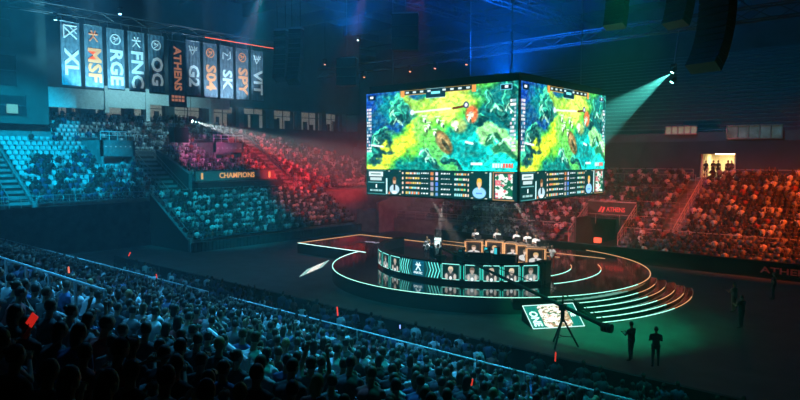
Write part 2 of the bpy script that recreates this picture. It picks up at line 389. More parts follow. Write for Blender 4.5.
# exit tunnel under the far stand
b = MB(); b.box(-26.2, 56.2, 0, -26.0, 66, 3.1); b.box(-21.6, 56.2, 0, -21.4, 66, 3.1); b.box(-26.2, 66, 0, -21.4, 66.2, 3.1); b.box(-26.2, 59.4, 2.9, -21.4, 66, 3.1)
structure('wall_tunnel', b, WALLD)

# ---- barriers around the floor
def banner_board(name, x0, y0, x1, y1, z0, z1, label, words, size, m, th=.15, tm=None, squash=1):
    e = empty(name, ((x0 + x1) / 2, (y0 + y1) / 2, z0), label, 'barrier')
    dx, dy = x1 - x0, y1 - y0; L = math.hypot(dx, dy); e.rotation_euler = (0, 0, math.atan2(dy, dx))
    b = MB(); b.box(-L / 2, 0, 0, L / 2, th, z1 - z0); b.build('board', m, e)
    b = MB(); b.box(-L / 2, -.03, z1 - z0, L / 2, th + .03, z1 - z0 + .05); b.build('top_edge', BLACK, e)
    for wds, off in words:
        text(wds, size, tm, e, frame_mtx((off, -.03, (z1 - z0) / 2), (1, 0, 0), (0, 0, 1)), squash=squash)
    return e
TXR = mat('dim_red_lettering', (.12, .03, .03), .6, emit=(.9, .10, .08), strength=.035)
banner_board('perimeter_barrier', -40, 52, 8, 52, 0, 1.25, 'long black barrier in front of the far stand with dim red ATHENS lettering', (('ATHENS', 8.3),), .62, BLKG, tm=TXR, squash=1.5)
e = empty('perimeter_barrier', (-20, 22.4, 0), 'long black barrier between the floor seats and the open arena floor', 'barrier')
b = MB(); b.box(-30, 0, 0, 26, .12, .95); b.build('board', BLACK, e)
b = MB(); b.box(-30, -.03, .95, 26, .15, 1.0); b.build('top_edge', DRAPE, e)
e = empty('perimeter_barrier', (-52.4, 42, 0), 'black draped barrier at the foot of the teal-lit end crowd', 'barrier')
b = MB(); b.box(-.1, -11.2, 0, .05, 12, .9)
for k in range(58): b.tube([(.06, -11 + .4 * k, .02), (.06, -11 + .4 * k, .88)], .07, 5)
b.build('drape', DRAPE, e)

# ---- railings
def railing(p0, p1, h, n, label, m=RAILM, r=.028, mids=(.5,), name='safety_railing', group=None, th=None):
    p0, p1 = Vector(p0), Vector(p1); d = p1 - p0
    e = empty(name, p0, label, 'railing', group)
    b = MB(); b.tube([(0, 0, h), tuple(d + Vector((0, 0, h)))], th or r * 1.2, 6); b.build('top_rail', m, e)
    for f in mids:
        b = MB(); b.tube([(0, 0, h * f), tuple(d + Vector((0, 0, h * f)))], r * .7, 5); b.build('mid_rail', m, e)
    for i in range(n):
        q = d * (i / (n - 1)); b = MB(); b.tube([tuple(q), tuple(q + Vector((0, 0, h)))], r, 5); b.build('post', m, e)
    return e
NEARR = mat('handrail_pale', (.75, .85, .88), .35, .0)
railing((-61, 16.4, 1.3), (-26.5, 16.4, 1.3), 1.15, 24, 'long pale handrail along the front of the near stand, far end', NEARR, .02)
railing((-24.9, 16.4, 1.3), (8, 16.4, 1.3), 1.15, 24, 'long pale handrail along the near stand front, from the gap to the bottom edge', NEARR, .02)
b = MB(); b.box(-66, 16.1, 0, 14, 16.5, 1.3); structure('wall_near_front', b, mat('near_front_wall', (.03, .045, .05), .8))
railing((-19.6, 5.35, 4.94), (-12.35, 5.35, 4.94), 1.41, 6, 'thick pale handrail crossing the middle of the near stand', NEARR, .035, (.4,), th=.03)
railing((-12.3, 7.6, 4.1), (-8.4, 5.9, 4.66), 1.0, 4, 'short handrail beside the aisle low in the near stand', NEARR, .03, ())
def far_rail(x0, x1, y, z, h, n, label, m=STEEL, mids=(.35, .68)): return railing((x0, y, z), (x1, y, z), h, n, label, m, .03, mids)
FRM = mat('red_lit_rail', (.35, .33, .32), .5)
far_rail(-21.2, 8, 56.1, 1.6, .95, 22, 'front railing of the far stand, to the right of the exit tunnel', FRM)
far_rail(-49, -26.4, 56.1, 1.6, .95, 16, 'front railing of the far stand, behind the stage', FRM)
far_rail(-15.0, 8, 67.4, 6.64, 1.1, 14, 'upper railing of the far stand, to the right of the lit exit', FRM)
far_rail(-49, -18.6, 67.4, 6.64, 1.1, 18, 'upper railing of the far stand, to the left of the lit exit', FRM)
railing((-19.4, 70.9, 10.5), (-12.8, 70.9, 10.5), 1.3, 6, 'dim railing above the lit exit', STEEL, .035, (.5,))
for x, l in ((-17.0, 'sloping stair rail leading down from the lit exit'), (-21.4, 'sloping rail on the right side of the exit tunnel'), (-26.2, 'sloping rail on the left side of the exit tunnel')):
    if x == -17.0: railing((x, 56.2, 1.7), (x, 66.6, 7.0), 1.05, 11, l, FRM, .035, (.3, .65), th=.05)
    else: railing((x, 55.0, 1.0), (x, 59.5, 3.4), 1.05, 8, l, FRM, .035, (.3, .65), th=.05)
for k, yr in enumerate((58.5, 60.9, 63.3, 65.7)):
    zz = FZ0 + FR * int((yr - FY0) / FP)
    railing((-44, yr, zz), (-17.9, yr, zz), .98, 12, 'thin rail between seat rows of the far stand, %s from the front' % ordinal(k + 1), FRM, .022, (), group='row rails of the far stand')
railing((-60.1, 8.5, 4.5), (-60.1, 31, 4.5), 1.05, 18, 'pale railing along the front of the blue-lit end tier', STEEL, .03, (.33, .66))
railing((-60.1, 32.5, 4.5), (-60.1, 53, 4.5), 1.05, 16, 'pale railing above the crowd of the lower end stand', STEEL, .03, (.33, .66))
railing((-53, 31, .8), (-60, 31, 5.0), 1.0, 8, 'sloping rail down the side of the lower end stand', STEEL, .03, (.5,))
# concrete aisle steps and vomitory boxes in the end tier
def endz(x): return EZ0 + ER * max(0, min(EN - 1, int((-60.2 - x) / EP)))
def vomitory(y0, y1, x0, x1, label, m):
    z0 = endz(x0) ; z1 = endz(x1) + .3
    e = empty('vomitory', (x0, (y0 + y1) / 2, z0 - .5), label, 'exit'); h = (y1 - y0) / 2
    b = MB(); b.box(x1 - x0, -h, 0, .3, -h + .25, z1 - z0 + .7); b.build('side_wall', m, e); b = MB(); b.box(x1 - x0, h - .25, 0, .3, h, z1 - z0 + .7); b.build('side_wall', m, e)
    b = MB(); b.box(.02, -h, 1.7, .3, h, z1 - z0 + .7); lt_ = b.build('lintel', m, e)
    b = MB(); b.box(x1 - x0, -h + .25, .0, x1 - x0 + .1, h - .25, z1 - z0 + .5); b.build('opening', BLACK, e)  # black panel, the dark of the opening is put into its colour
    for k in range(6): 
        b = MB(); yy = -h + .5 + (2 * h - 1) * k / 5; b.tube([(.33, yy, z1 - z0 - .02), (.33, yy, z1 - z0 + .06)], .05, 5); b.build('bulkhead_light', mat('dim_bulkhead', (.5, .6, .6), .4, emit=(.5, .9, 1), strength=.5), lt_)
    b = MB(); b.tube([(.25, -h, z1 - z0 + 1.6), (.25, h, z1 - z0 + 1.6)], .05, 6); b.tube([(.25, -h, z1 - z0 + 1.2), (.25, h, z1 - z0 + 1.2)], .03, 6)
    for k in range(5): b.tube([(.25, -h + 2 * h * k / 4, z1 - z0 + .7), (.25, -h + 2 * h * k / 4, z1 - z0 + 1.6)], .035, 5)
    b.build('guard_rail', NEARR, e)
    return e
vomitory(28.6, 32.2, -66.2, -70.6, 'pale concrete exit box in the blue-lit end tier', CONC)
vomitory(42.4, 46.6, -66.8, -70.4, 'red-lit concrete exit box in the end tier', CONC)
def aisle(y0, y1, xa, xb, label):
    e = empty('aisle_stair', (xa, y0, 0), label, 'stairs'); n = 0; x = xa; b = MB()
    while x > xb + .01:
        z = endz(x - .01); b.box(x - xa, 0, z, x - xa - EP / 2 , y1 - y0, z + ER / 2); x -= EP
    b.build('step', BLACK, e)
    for s_ in (0, y1 - y0):
        b = MB(); b.tube([(0, s_, endz(xa) + 1.0), (xb - xa, s_, endz(xb) + 1.0)], .05, 5); b.tube([(0, s_, endz(xa) + .5), (xb - xa, s_, endz(xb) + .5)], .03, 5); 
        for k in range(8): q = xa + (xb - xa) * k / 7; b.tube([(q - xa, s_, endz(q) ), (q - xa, s_, endz(q) + 1)], .03, 5)
        b.build('handrail', STEEL, e)
aisle(18.2, 20.0, -60.3, -74, 'dark stair aisle at the near side of the blue-lit seats')
aisle(33.0, 35.2, -60.3, -68, 'wide stair aisle beside the pale exit box')
aisle(49.0, 50.8, -60.3, -72, 'stair aisle through the red-lit end crowd')
b = MB(); b.prism([(-60.2, 4.5), (-60.2, 7.2), (-67, 9.8), (-67, 4.5)], 35.2, 35.6, 'y'); structure('wall_aisle', b, CONCD)

# sign over the gap in the end stand
e = empty('hanging_sign', (-61.6, 42.2, 6.3), 'long dark sign board with orange CHAMPIONS lettering on the end stand', 'sign')
b = MB(); b.box(-.15, -5.4, 0, .1, 5.4, 1.1); b.build('board', mat('sign_board', (.16, .13, .12), .7), e)
b = MB(); b.box(-.18, -5.5, 1.1, .14, 5.5, 1.18); b.box(-.18, -5.5, -.08, .14, 5.5, 0); b.build('frame', BLACK, e)
OTX = mat('orange_lettering', (.5, .2, .05), .6, emit=(1, .45, .15), strength=.8)
text('CHAMPIONS', .85, OTX, e, frame_mtx((.13, 0, .55), (0, 1, 0), (0, 0, 1)))
for s_ in (-4.6, 4.6): 
    b = MB(); b.box(.1, s_ - .12, .2, .14, s_ + .12, .9); b.build('light_bar', OTX, e)
b = MB(); b.box(-63.2, 36.4, 4.6, -60.4, 48, 6.2); structure('wall_recess_shade', b, BLACK)  # solid black block stands for the shade in the opening under the sign
# sign above the tunnel
e = empty('tunnel_sign', (-23.8, 59.3, 3.1), 'dark sign panel with red lettering above the exit tunnel', 'sign')
b = MB(); b.box(-2.4, 0, 0, 2.4, .15, 1.45); b.build('panel', mat('tunnel_sign_board', (.03, .02, .02), .6), e)
b = MB(); b.box(-2.4, -.05, 1.45, 2.4, .2, 1.55); b.build('top_edge', FRM, e)
RTX = mat('red_lettering', (.4, .05, .05), .6, emit=(1, .08, .08), strength=.5)
text('ATHENS', .62, RTX, e, frame_mtx((.45, -.03, .72), (1, 0, 0), (0, 0, 1)), squash=.8)
b = MB(); b.add([(-1.35, -.03, .45), (-1.0, -.03, 1.05), (-.85, -.03, .95), (-1.1, -.03, .45)], [(0, 1, 2, 3)]); b.add([(-1.0, -.03, .4), (-.75, -.03, 1.0), (-.6, -.03, .9), (-.8, -.03, .4)], [(0, 1, 2, 3)]); b.build('emblem', RTX, e)
e = empty('red_floor_lamp', (-23.5, 55.5, 0), 'small glowing red lamp box standing in the mouth of the exit tunnel', 'lamp')
b = MB(); b.box(-.25, -.15, 0, .25, .15, 1.0); b.build('stand', BLACK, e)
b = MB(); b.box(-.3, -.2, 1.0, .3, .2, 1.45); b.build('lamp_head', mat('red_lamp', (.4, .1, .05), .5, emit=(1, .12, .06), strength=1.4), e)

# ================================================================ STAGE
st = empty('stage_platform', (CX, CY, 0), 'round glossy black stage platform with a glowing rim line and stepped side', 'stage')
b = MB(); n = 128
def ring(mb, r0, r1, z0, z1, a0=0, a1=360, n=160):
    A = [R(a0 + (a1 - a0) * i / n) for i in range(n + 1)]
    vs = []
    for a in A:
        c, s_ = math.cos(a), math.sin(a); vs += [(r0 * c, r0 * s_, z0), (r1 * c, r1 * s_, z0), (r1 * c, r1 * s_, z1), (r0 * c, r0 * s_, z1)]
    fs = []
    for i in range(n):
        k = 4 * i
        for j in range(4): fs.append((k + j, k + (j + 1) % 4, k + 4 + (j + 1) % 4, k + 4 + j))
    if abs(a1 - a0) < 359.9: fs += [(0, 3, 2, 1), (4 * n, 4 * n + 1, 4 * n + 2, 4 * n + 3)]
    mb.add(vs, fs)
b.prism([(11.6 * math.cos(2 * PI * i / n), 11.6 * math.sin(2 * PI * i / n)) for i in range(n)], 0, .95); b.build('deck', STAGEM, st)
b = MB(); b.box(-19.4, -2.2, 0, -6, 6.2, .94); b.build('side_deck', STAGEM, st)
b = MB(); ring(b, 11.54, 11.6, .95, .975, -150, -2); b.build('rim_light', LEDC, st)
b = MB(); ring(b, 11.54, 11.6, .95, .975, -2, 75); b.build('rim_light', LEDO, st)
b = MB(); ring(b, 11.54, 11.6, .95, .975, -170, -150); b.build('rim_light', LEDW, st)
b = MB(); b.box(-19.4, -2.2, .94, -10.6, -2.1, .975); b.build('edge_light', LEDW, st)
b = MB(); b.box(-19.4, -2.2, .94, -19.3, 6.2, .975); b.box(-19.4, 6.1, .94, -10.2, 6.2, .975); b.build('edge_light', LEDO, st)
b = MB(); b.box(-9.8, 6.1, .94, 3, 6.16, .975); b.box(-10, 7.9, .95, 6, 7.96, .975); b.build('edge_light', LEDO, st)
b = MB(); ring(b, 8.28, 8.33, .95, .975, -26, 20, 60); ring(b, 6.23, 6.28, .95, .975, -30, 18, 50); ring(b, 4.6, 4.66, .95, .975, -28, 10, 40); b.build('floor_line', LEDC, st)
b = MB(); ring(b, 8.28, 8.33, .95, .975, 20, 36, 30); ring(b, 6.23, 6.28, .95, .975, 18, 34, 30); ring(b, 4.6, 4.66, .95, .975, 10, 30, 20); b.build('floor_line', LEDO, st)
for k, (rr_, z) in enumerate(((12.0, .60), (12.6, .46), (13.2, .32), (13.75, .18), (14.25, .04))):
    rin = 11.6 if k == 0 else rr_ - .6
    b = MB(); ring(b, 11.5, rr_, 0, z, -31, 22, 80); b.build('step', STAGEM, st)
    b = MB(); ring(b, rr_ - .06, rr_, z, z + .025, -31, -6, 50); b.build('step_light', LEDC, st)
    b = MB(); ring(b, rr_ - .05, rr_, z, z + .02, -6, 10, 30); b.build('step_light', LEDO, st)
    b = MB(); ring(b, rr_ - .035, rr_, z, z + .012, 10, 22, 30); b.build('step_light', mat('dim_orange_strip', (.2, .1, .05), .4, emit=(1, .35, .15), strength=.12), st)
CY_FL = (CX, CY)

# raised desk island with the curved LED wall
RW = 8.2
wl = empty('curved_led_desk', (CX, CY, .95), 'curved black desk wall wrapped in a teal LED band of player portraits', 'led wall')
b = MB()
pts = [(RW * math.cos(R(a)), RW * math.sin(R(a))) for a in np.linspace(-178, -30, 70)]
inner = [(-1.2, 2.0), (-6.5, 3.5)]
b.prism([(p[0] * .985, p[1] * .985) for p in pts] + [(6.2, -2.8), (3.5, -2.2), (-2.5, -2.0), (-6.6, .8)], 0, .55); b.build('island', STAGEM, wl)
b = MB(); ring(b, RW - .25, RW, 0, .22, -178, -30); b.build('plinth', BLKG, wl)
b = MB(); ring(b, RW - .3, RW - .02, .22, 1.32, -178, -30); b.build('wall_body', BLACK, wl)
b = MB(); ring(b, RW - .45, RW + .03, 1.32, 1.38, -178, -30); b.build('desk_top', BLKG, wl)
b = MB(); b.box(6.45, -4.4, 0, 7.05, -3.3, 1.42); b.build('end_block', BLACK, wl)

def person_icon(c, x, y, sx, sy, hair, top, skin=(.80, .70, .64)):
    c.ell(x, y + sy * .62, sx * .95, sy * .42, top, .12)
    c.ell(x, y + sy * .12, sx * .16, sy * .22, skin, .1)
    c.ell(x, y - sy * .18, sx * .36, sy * .34, hair, .1)
    c.ell(x, y - sy * .06, sx * .27, sy * .27, skin, .1)
    c.ell(x, y - sy * .36, sx * .32, sy * .16, hair, .15)
A0, A1 = -134.0, -31.5
c = Canvas(900, 44, (.01, .07, .07))
U = lambda a: (a - A0) / (A1 - A0)
def portrait(a0, a1, i):
    u0, u1 = U(a0), U(a1); w_ = u1 - u0
    c.rect(u0, .02, u1, .98, (.02, .13, .12)); c.frame(u0, .02, u1, .98, (.55, .95, .90), .0013, .045)
    if w_ > .03: c.rect(u0 - .006, .1, u0 - .0035, .9, (.2, .9, .8)); c.rect(u1 + .0035, .1, u1 + .006, .9, (.2, .9, .8))
    person_icon(c, (u0 + u1) / 2, .44, min(w_ * .46, .030), .50, [(.82, .74, .62), (.40, .33, .28), (.70, .62, .54)][i % 3], [(.22, .24, .25), (.45, .5, .5), (.2, .22, .22)][i % 3], (.62, .58, .54)); c.ell((u0 + u1) / 2 - w_ * .24, .80, w_ * .07, .16, (.72, .70, .66), .3); c.ell((u0 + u1) / 2 + w_ * .24, .80, w_ * .07, .16, (.72, .70, .66), .3)
    c.ell((u0 + u1) / 2, .88, .006, .1, (.85, .9, .9), .2)
for i, (a0, a1) in enumerate(((-130, -121.5), (-119.5, -112), (-109.8, -101.8), (-77, -68.8), (-66.4, -60), (-58.3, -51.3), (-49.4, -42.7), (-40.7, -34))): portrait(a0, a1, i)
c.rect(U(-100.5), .02, U(-78.5), .98, (.02, .20, .20))
for k in range(5):
    for s_, a in ((1, -99.8 + 1.5 * k), (-1, -79.3 - 1.5 * k)):
        u = U(a); d = .011 * s_; c.line([(u + (0 if s_ > 0 else 0), .06), (u - d, .5), (u, .94)] if s_ > 0 else [(u, .06), (u - d, .5), (u, .94)], .035, (.45, .95, .9) if k < 4 else (.15, .5, .5))
c.rect(U(-92.9), .0, U(-86.3), 1, (.02, .26, .34))
for k in range(10): c.rect(U(-92.9), k / 10, U(-86.3), k / 10 + .03, (.05, .4, .5))
u = U(-89.6); W_ = (.85, 1, 1)
c.line([(u - .013, .30), (u + .013, .30)], .04, W_); c.line([(u - .008, .16), (u - .002, .30), (u - .002, .42)], .035, W_); c.line([(u + .008, .16), (u + .002, .30), (u + .002, .42)], .035, W_)
c.line([(u - .001, .40), (u - .012, .62)], .04, W_); c.line([(u + .001, .40), (u + .012, .62)], .04, W_)
def arc_fn(r, z0, z1, a0, a1):
    return lambda u, v: np.stack([r * np.cos(np.radians(a0 + (a1 - a0) * u)), r * np.sin(np.radians(a0 + (a1 - a0) * u)), z1 + (z0 - z1) * v], 1)
display('led_screen', c, arc_fn(RW + .015, .24, 1.28, A0, A1), wl, emis_attr('desk_led_display', 1.5))
am = R(-89.6)
text('FNATIC', .21, mat('white_led_text', (.5, .5, .5), .5, emit=(.8, 1, 1), strength=1.4), wl,
     frame_mtx(((RW + .03) * math.cos(am), (RW + .03) * math.sin(am), .45), (-math.sin(am), math.cos(am), 0), (0, 0, 1)), ext=.004, name='lettering')

# portrait desks of the far team (five orange framed screens)
DK = [(-27.35, 40.65), (-26.0, 41.55), (-24.35, 41.55), (-23.05, 41.2), (-21.75, 40.4)]
WHITE_J = (.80, .82, .84, 1)
def portrait_desk(i, x, y):
    tx, ty = -22.0 - x, 30.0 - y   # faces roughly towards the near side
    rz = math.atan2(ty, tx) + PI / 2 + (.25 if i > 2 else 0) * (i - 2)
    e = empty('portrait_desk', (x, y, .97), 'gaming desk with an orange-lit portrait panel, %s of five from the left' % ordinal(i + 1), 'desk', 'orange-lit portrait desks on stage', rz)
    b = MB(); b.box(-.62, -.02, .1, .62, .1, 1.35); b.build('front_panel', BLACK, e)
    b = MB(); b.box(-.68, -.08, 1.35, .68, .75, 1.42); b.build('desk_top', mat('desk_top_pale', (.3, .2, .14), .4), e)
    b = MB(); b.box(-.6, 0, 0, -.5, .7, 1.35); b.build('side_panel', BLACK, e)
    b = MB(); b.box(.5, 0, 0, .6, .7, 1.35); b.build('side_panel', BLACK, e)
    b = MB()
    for x0, z0, x1, z1 in ((-.68, .02, -.6, 1.36), (.6, .02, .68, 1.36), (-.6, 1.3, .6, 1.36), (-.6, .02, .6, .08)): b.box(x0, -.07, z0, x1, -.02, z1)
    b.box(-.74, -.06, .0, -.71, .0, 1.38); b.box(.71, -.06, .0, .74, .0, 1.38)
    b.build('light_frame', LEDO, e)
    cc = Canvas(40, 44, (.07, .05, .045))
    person_icon(cc, .5, .42, .5, .5, [(.5, .4, .3), (.75, .6, .4), (.3, .2, .15)][i % 3], (.75, .75, .74)); cc.rect(.42, .6, .58, .72, (.2, .2, .22)); cc.frame(.0, .0, 1, 1, (.6, .35, .2), .03)
    display('portrait_screen', cc, plane_fn((-.5, -.03, 1.22), (1.0, 0, 0), (0, 0, -1.08)), e)
    return e
DESKS = [portrait_desk(i, x, y) for i, (x, y) in enumerate(DK)]
for i, (x, y) in enumerate(DK[:5]):
    rz = DESKS[i].rotation_euler.z
    f = Vector((-math.sin(rz), math.cos(rz)))
    e = empty('monitor', (x + f.x * .35 + .28 * math.cos(rz), y + f.y * .35 + .28 * math.sin(rz), 2.39), 'slim computer monitor on the %s portrait desk from the left' % ordinal(i + 1), 'monitor', 'monitors on the portrait desks', rz)
    b = MB(); b.box(-.26, -.015, .1, .26, .015, .42); b.build('bezel', BLACK, e)
    b = MB(); b.box(-.24, .015, .12, .24, .02, .40); b.build('display', mat('monitor_glow', (.1, .2, .25), .3, emit=(.4, .8, 1), strength=.8), e)
    b = MB(); b.box(-.1, -.06, 0, .1, .06, .02); b.tube([(0, 0, .02), (0, 0, .14)], .02); b.build('stand', BLACK, e)

# near team desk with dark chairs and glowing teal stations
def gaming_chair(loc, rz, label):
    e = empty('gaming_chair', loc, label, 'chair', 'dark gaming chairs on the stage island', rz)
    b = MB(); b.prism([(-.27, -.24), (.27, -.24), (.25, .26), (-.25, .26)], .42, .54); b.build('seat', BLKG, e)
    b = MB(); b.prism([(-.26, .5), (-.3, .8), (-.24, 1.05), (-.14, 1.32), (.14, 1.32), (.24, 1.05), (.3, .8), (.26, .5)], -.33, -.2, 'y'); br_ = b.build('backrest', mat('chair_leather', (.02, .03, .03), .4), e)
    b = MB(); b.prism([(-.12, 1.12), (-.12, 1.26), (.12, 1.26), (.12, 1.12)], -.36, -.33, 'y'); b.build('headrest_badge', mat('chair_badge', (.3, .5, .5), .5), br_)
    for s_ in (-1, 1):
        b = MB(); b.box(s_ * .32 - .04, -.15, .68, s_ * .32 + .04, .18, .72); b.tube([(s_ * .3, 0, .45), (s_ * .32, 0, .68)], .02); b.build('armrest', BLACK, e)
    b = MB(); b.tube([(0, 0, .08), (0, 0, .42)], .03); b.build('column', STEEL, e)
    b = MB()
    for k in range(5): b.tube([(0, 0, .1), (.3 * math.cos(2 * PI * k / 5), .3 * math.sin(2 * PI * k / 5), .05)], .025); b.ball((.3 * math.cos(2 * PI * k / 5), .3 * math.sin(2 * PI * k / 5), .035), .035, 6, 5)
    b.build('wheel_base', BLACK, e)
    return e
def dirto(x, y, tx, ty): return math.atan2(ty - y, tx - x) - PI / 2
NEAR_T = [(-23.75, 34.6, 1.5, 'first'), (-22.2, 35.25, 1.5, 'second'), (-25.4, 34.1, 1.5, 'third')]
CH = [gaming_chair((x, y, z), dirto(x, y, -24.5, 40.5), 'dark high-backed gaming chair on the island, %s' % d_) for x, y, z, d_ in
      ((-23.9, 34.2, 1.5, 'between the laptop and the glowing stations'), (-22.4, 35.0, 1.5, 'beside the glowing teal stations'), (-26.3, 34.3, 1.5, 'nearest to the crane arm tip'))]
e = empty('player_desk', (-23.6, 36.4, 1.5), 'low black desk in front of the dark gaming chairs', 'desk', None, R(20))
b = MB(); b.box(-2.3, -.35, .68, 2.3, .35, .74); b.build('desk_top', BLKG, e)
b = MB(); b.box(-2.3, .3, 0, 2.3, .34, .68); b.build('back_panel', BLACK, e)
for s_ in (-2.2, 0, 2.2): b = MB(); b.box(s_ - .04, -.3, 0, s_ + .04, .3, .68); b.build('leg', BLACK, e)
for i, (x, y) in enumerate(((-23.35, 36.4), (-22.75, 36.7))):
    e = empty('computer_tower', (x, y, 2.24), 'computer tower glowing teal on the low black desk, %s' % ('nearer the laptop' if i == 0 else 'farther from the laptop'), 'computer')
    b = MB(); b.box(-.13, -.2, 0, .13, .2, .48); b.build('case', BLACK, e)
    b = MB(); b.box(-.11, -.21, .03, .11, -.2, .45); b.build('side_glow', mat('teal_glow_panel', (.1, .3, .35), .4, emit=(.05, .7, .8), strength=.9), e)
LAP = [(-28.6, 37.4, -1.0), (-27.6, 35.9, -.6), (-29.4, 38.9, -1.2)]
e = empty('caster_desk', (-28.6, 37.5, 1.5), 'black side desk carrying the open screens on the island', 'desk', None, R(-55))
b = MB(); b.box(-2.3, -.35, .70, 2.3, .35, .76); b.build('desk_top', BLKG, e)
for s_ in (-2.1, 2.1): b = MB(); b.box(s_ - .05, -.3, 0, s_ + .05, .3, .7); b.build('leg', BLACK, e)
SCR = mat('white_monitor_screen', (.4, .4, .4), .4, emit=(.75, 1, .95), strength=1.3)
for i, (x, y, a) in enumerate(((-29.0, 38.1, .5), (-27.9, 36.6, .35))):
    e = empty('monitor', (x, y, 2.26), 'open bright white screen on the side desk, %s' % ('farther from the crane' if i == 0 else 'nearer the crane'), 'monitor', None, R(-5) if i else R(20))
    b = MB(); b.box(-.3, 0, .1, .3, .03, .48); b.build('bezel', BLACK, e)
    b = MB(); b.box(-.27, -.01, .13, .27, 0, .45); b.build('display', SCR, e)
    b = MB(); b.box(-.12, -.08, 0, .12, .08, .02); b.tube([(0, 0, .02), (0, 0, .14)], .02); b.build('stand', BLACK, e)

# tilted floor displays at the foot of the stage
def floor_display(bl, br, tl, tr, label, W=150, H=80, gain=1.0, simple=False):
    bl, br, tl, tr = [np.array(p, float) for p in (bl, br, tl, tr)]
    e = empty('floor_display', tuple((bl + br) / 2), label, 'screen')
    o = (bl + br) / 2
    b = MB(); q = [bl, br, tr, tl]
    vs = [tuple(p - o - np.array((0, 0, .02))) for p in q] + [tuple(np.array((p[0], p[1], 0.0)) - o + np.array((0, 0, -.0))) for p in q]
    b.add(vs, [(0, 1, 2, 3), (7, 6, 5, 4), (0, 4, 5, 1), (1, 5, 6, 2), (2, 6, 7, 3), (3, 7, 4, 0)]); b.build('wedge', BLACK, e)
    c = Canvas(W, H, (.04, .42, .38))
    for k in range(12): c.line([(k / 12, 0), (k / 12 - .12, 1)], .008, (.1, .6, .52), .6)
    for k in range(9): c.line([(0, k / 8), (.26, k / 8)], .008, (.1, .6, .52), .6)
    n1 = fbm(c.X + 0, c.Y + 0, 14, 3); n2 = fbm(c.X, c.Y, 18, 9)
    c2 = Canvas(W, H, (.95, .93, .88))
    c2.mix((n1 < .37) * .8, (.5, .4, .25)); c2.mix((n2 < .34) * .85, (.2, .38, .25)); c2.mix((n2 > .66) * .6, (.85, .5, .45))
    m = ((c.X > .26) & (c.X < .80) & (c.Y > .03) & (c.Y < .97)); m = m & (np.hypot(np.maximum(np.abs(c.X - .53) - .17, 0) * 1.6, np.maximum(np.abs(c.Y - .5) - .3, 0)) < .17)
    c.a = np.where(m[..., None], c2.a, c.a)
    m2 = (np.hypot((c.X - .76) * 1.5, c.Y - .55) < .18) & m; c.a = np.where(m2[..., None], c.a * .6 + np.array((.6, .45, .25)) * .4, c.a)
    if simple: c.a = c.a * .45 + .5
    c.frame(0, 0, 1, 1, (.8, 1, .97), .018)
    display('screen', c, lambda u, v: ((tl - o)[None] * ((1 - u) * (1 - v))[:, None] + (tr - o)[None] * (u * (1 - v))[:, None] + (bl - o)[None] * ((1 - u) * v)[:, None] + (br - o)[None] * (u * v)[:, None]) + np.array((0, 0, .02)), e)
    rt = Vector(br - bl).normalized(); upv = Vector(tl - bl).normalized()
    if not simple:
        for px_, s_ in ((.13, .62), (.885, .36)):
            p = Vector(bl + (br - bl) * px_ + (tl - bl) * (.40 if px_ < .5 else .6) - o) + Vector((0, 0, .04))
            text('ONE', s_, mat('white_led_text', (.5, .5, .5), .5), e, frame_mtx(p, -upv, rt), ext=.004, bold=.03)
    return e
floor_display((-15.43, 28.48, .02), (-13.62, 30.79, .02), (-16.84, 29.79, .8), (-15.02, 32.29, .8), 'tilted floor screen with a white map and ONE lettering, behind the crane tripod')
floor_display((-35.55, 29.65, .03), (-37.35, 33.6, .03), (-36.9, 31.6, .16), (-38.9, 35.8, .16), 'narrow slanted white screen at the stage foot facing the end stand', simple=True)
e = empty('deck_screen', (CX - 13.6, CY + 2.6, .96), 'faint white lettering screen lying on the side deck of the stage', 'screen')
b = MB(); b.box(-2.0, -.5, -.01, 2.0, .5, .01); b.build('panel', BLKG, e)
text('ONE', .9, mat('faint_led_text', (.4, .4, .4), .5, emit=(.8, .8, 1), strength=.35), e, frame_mtx((0, 0, .02), (1, 0, 0), (0, 1, 0)), ext=.004, squash=1.8)

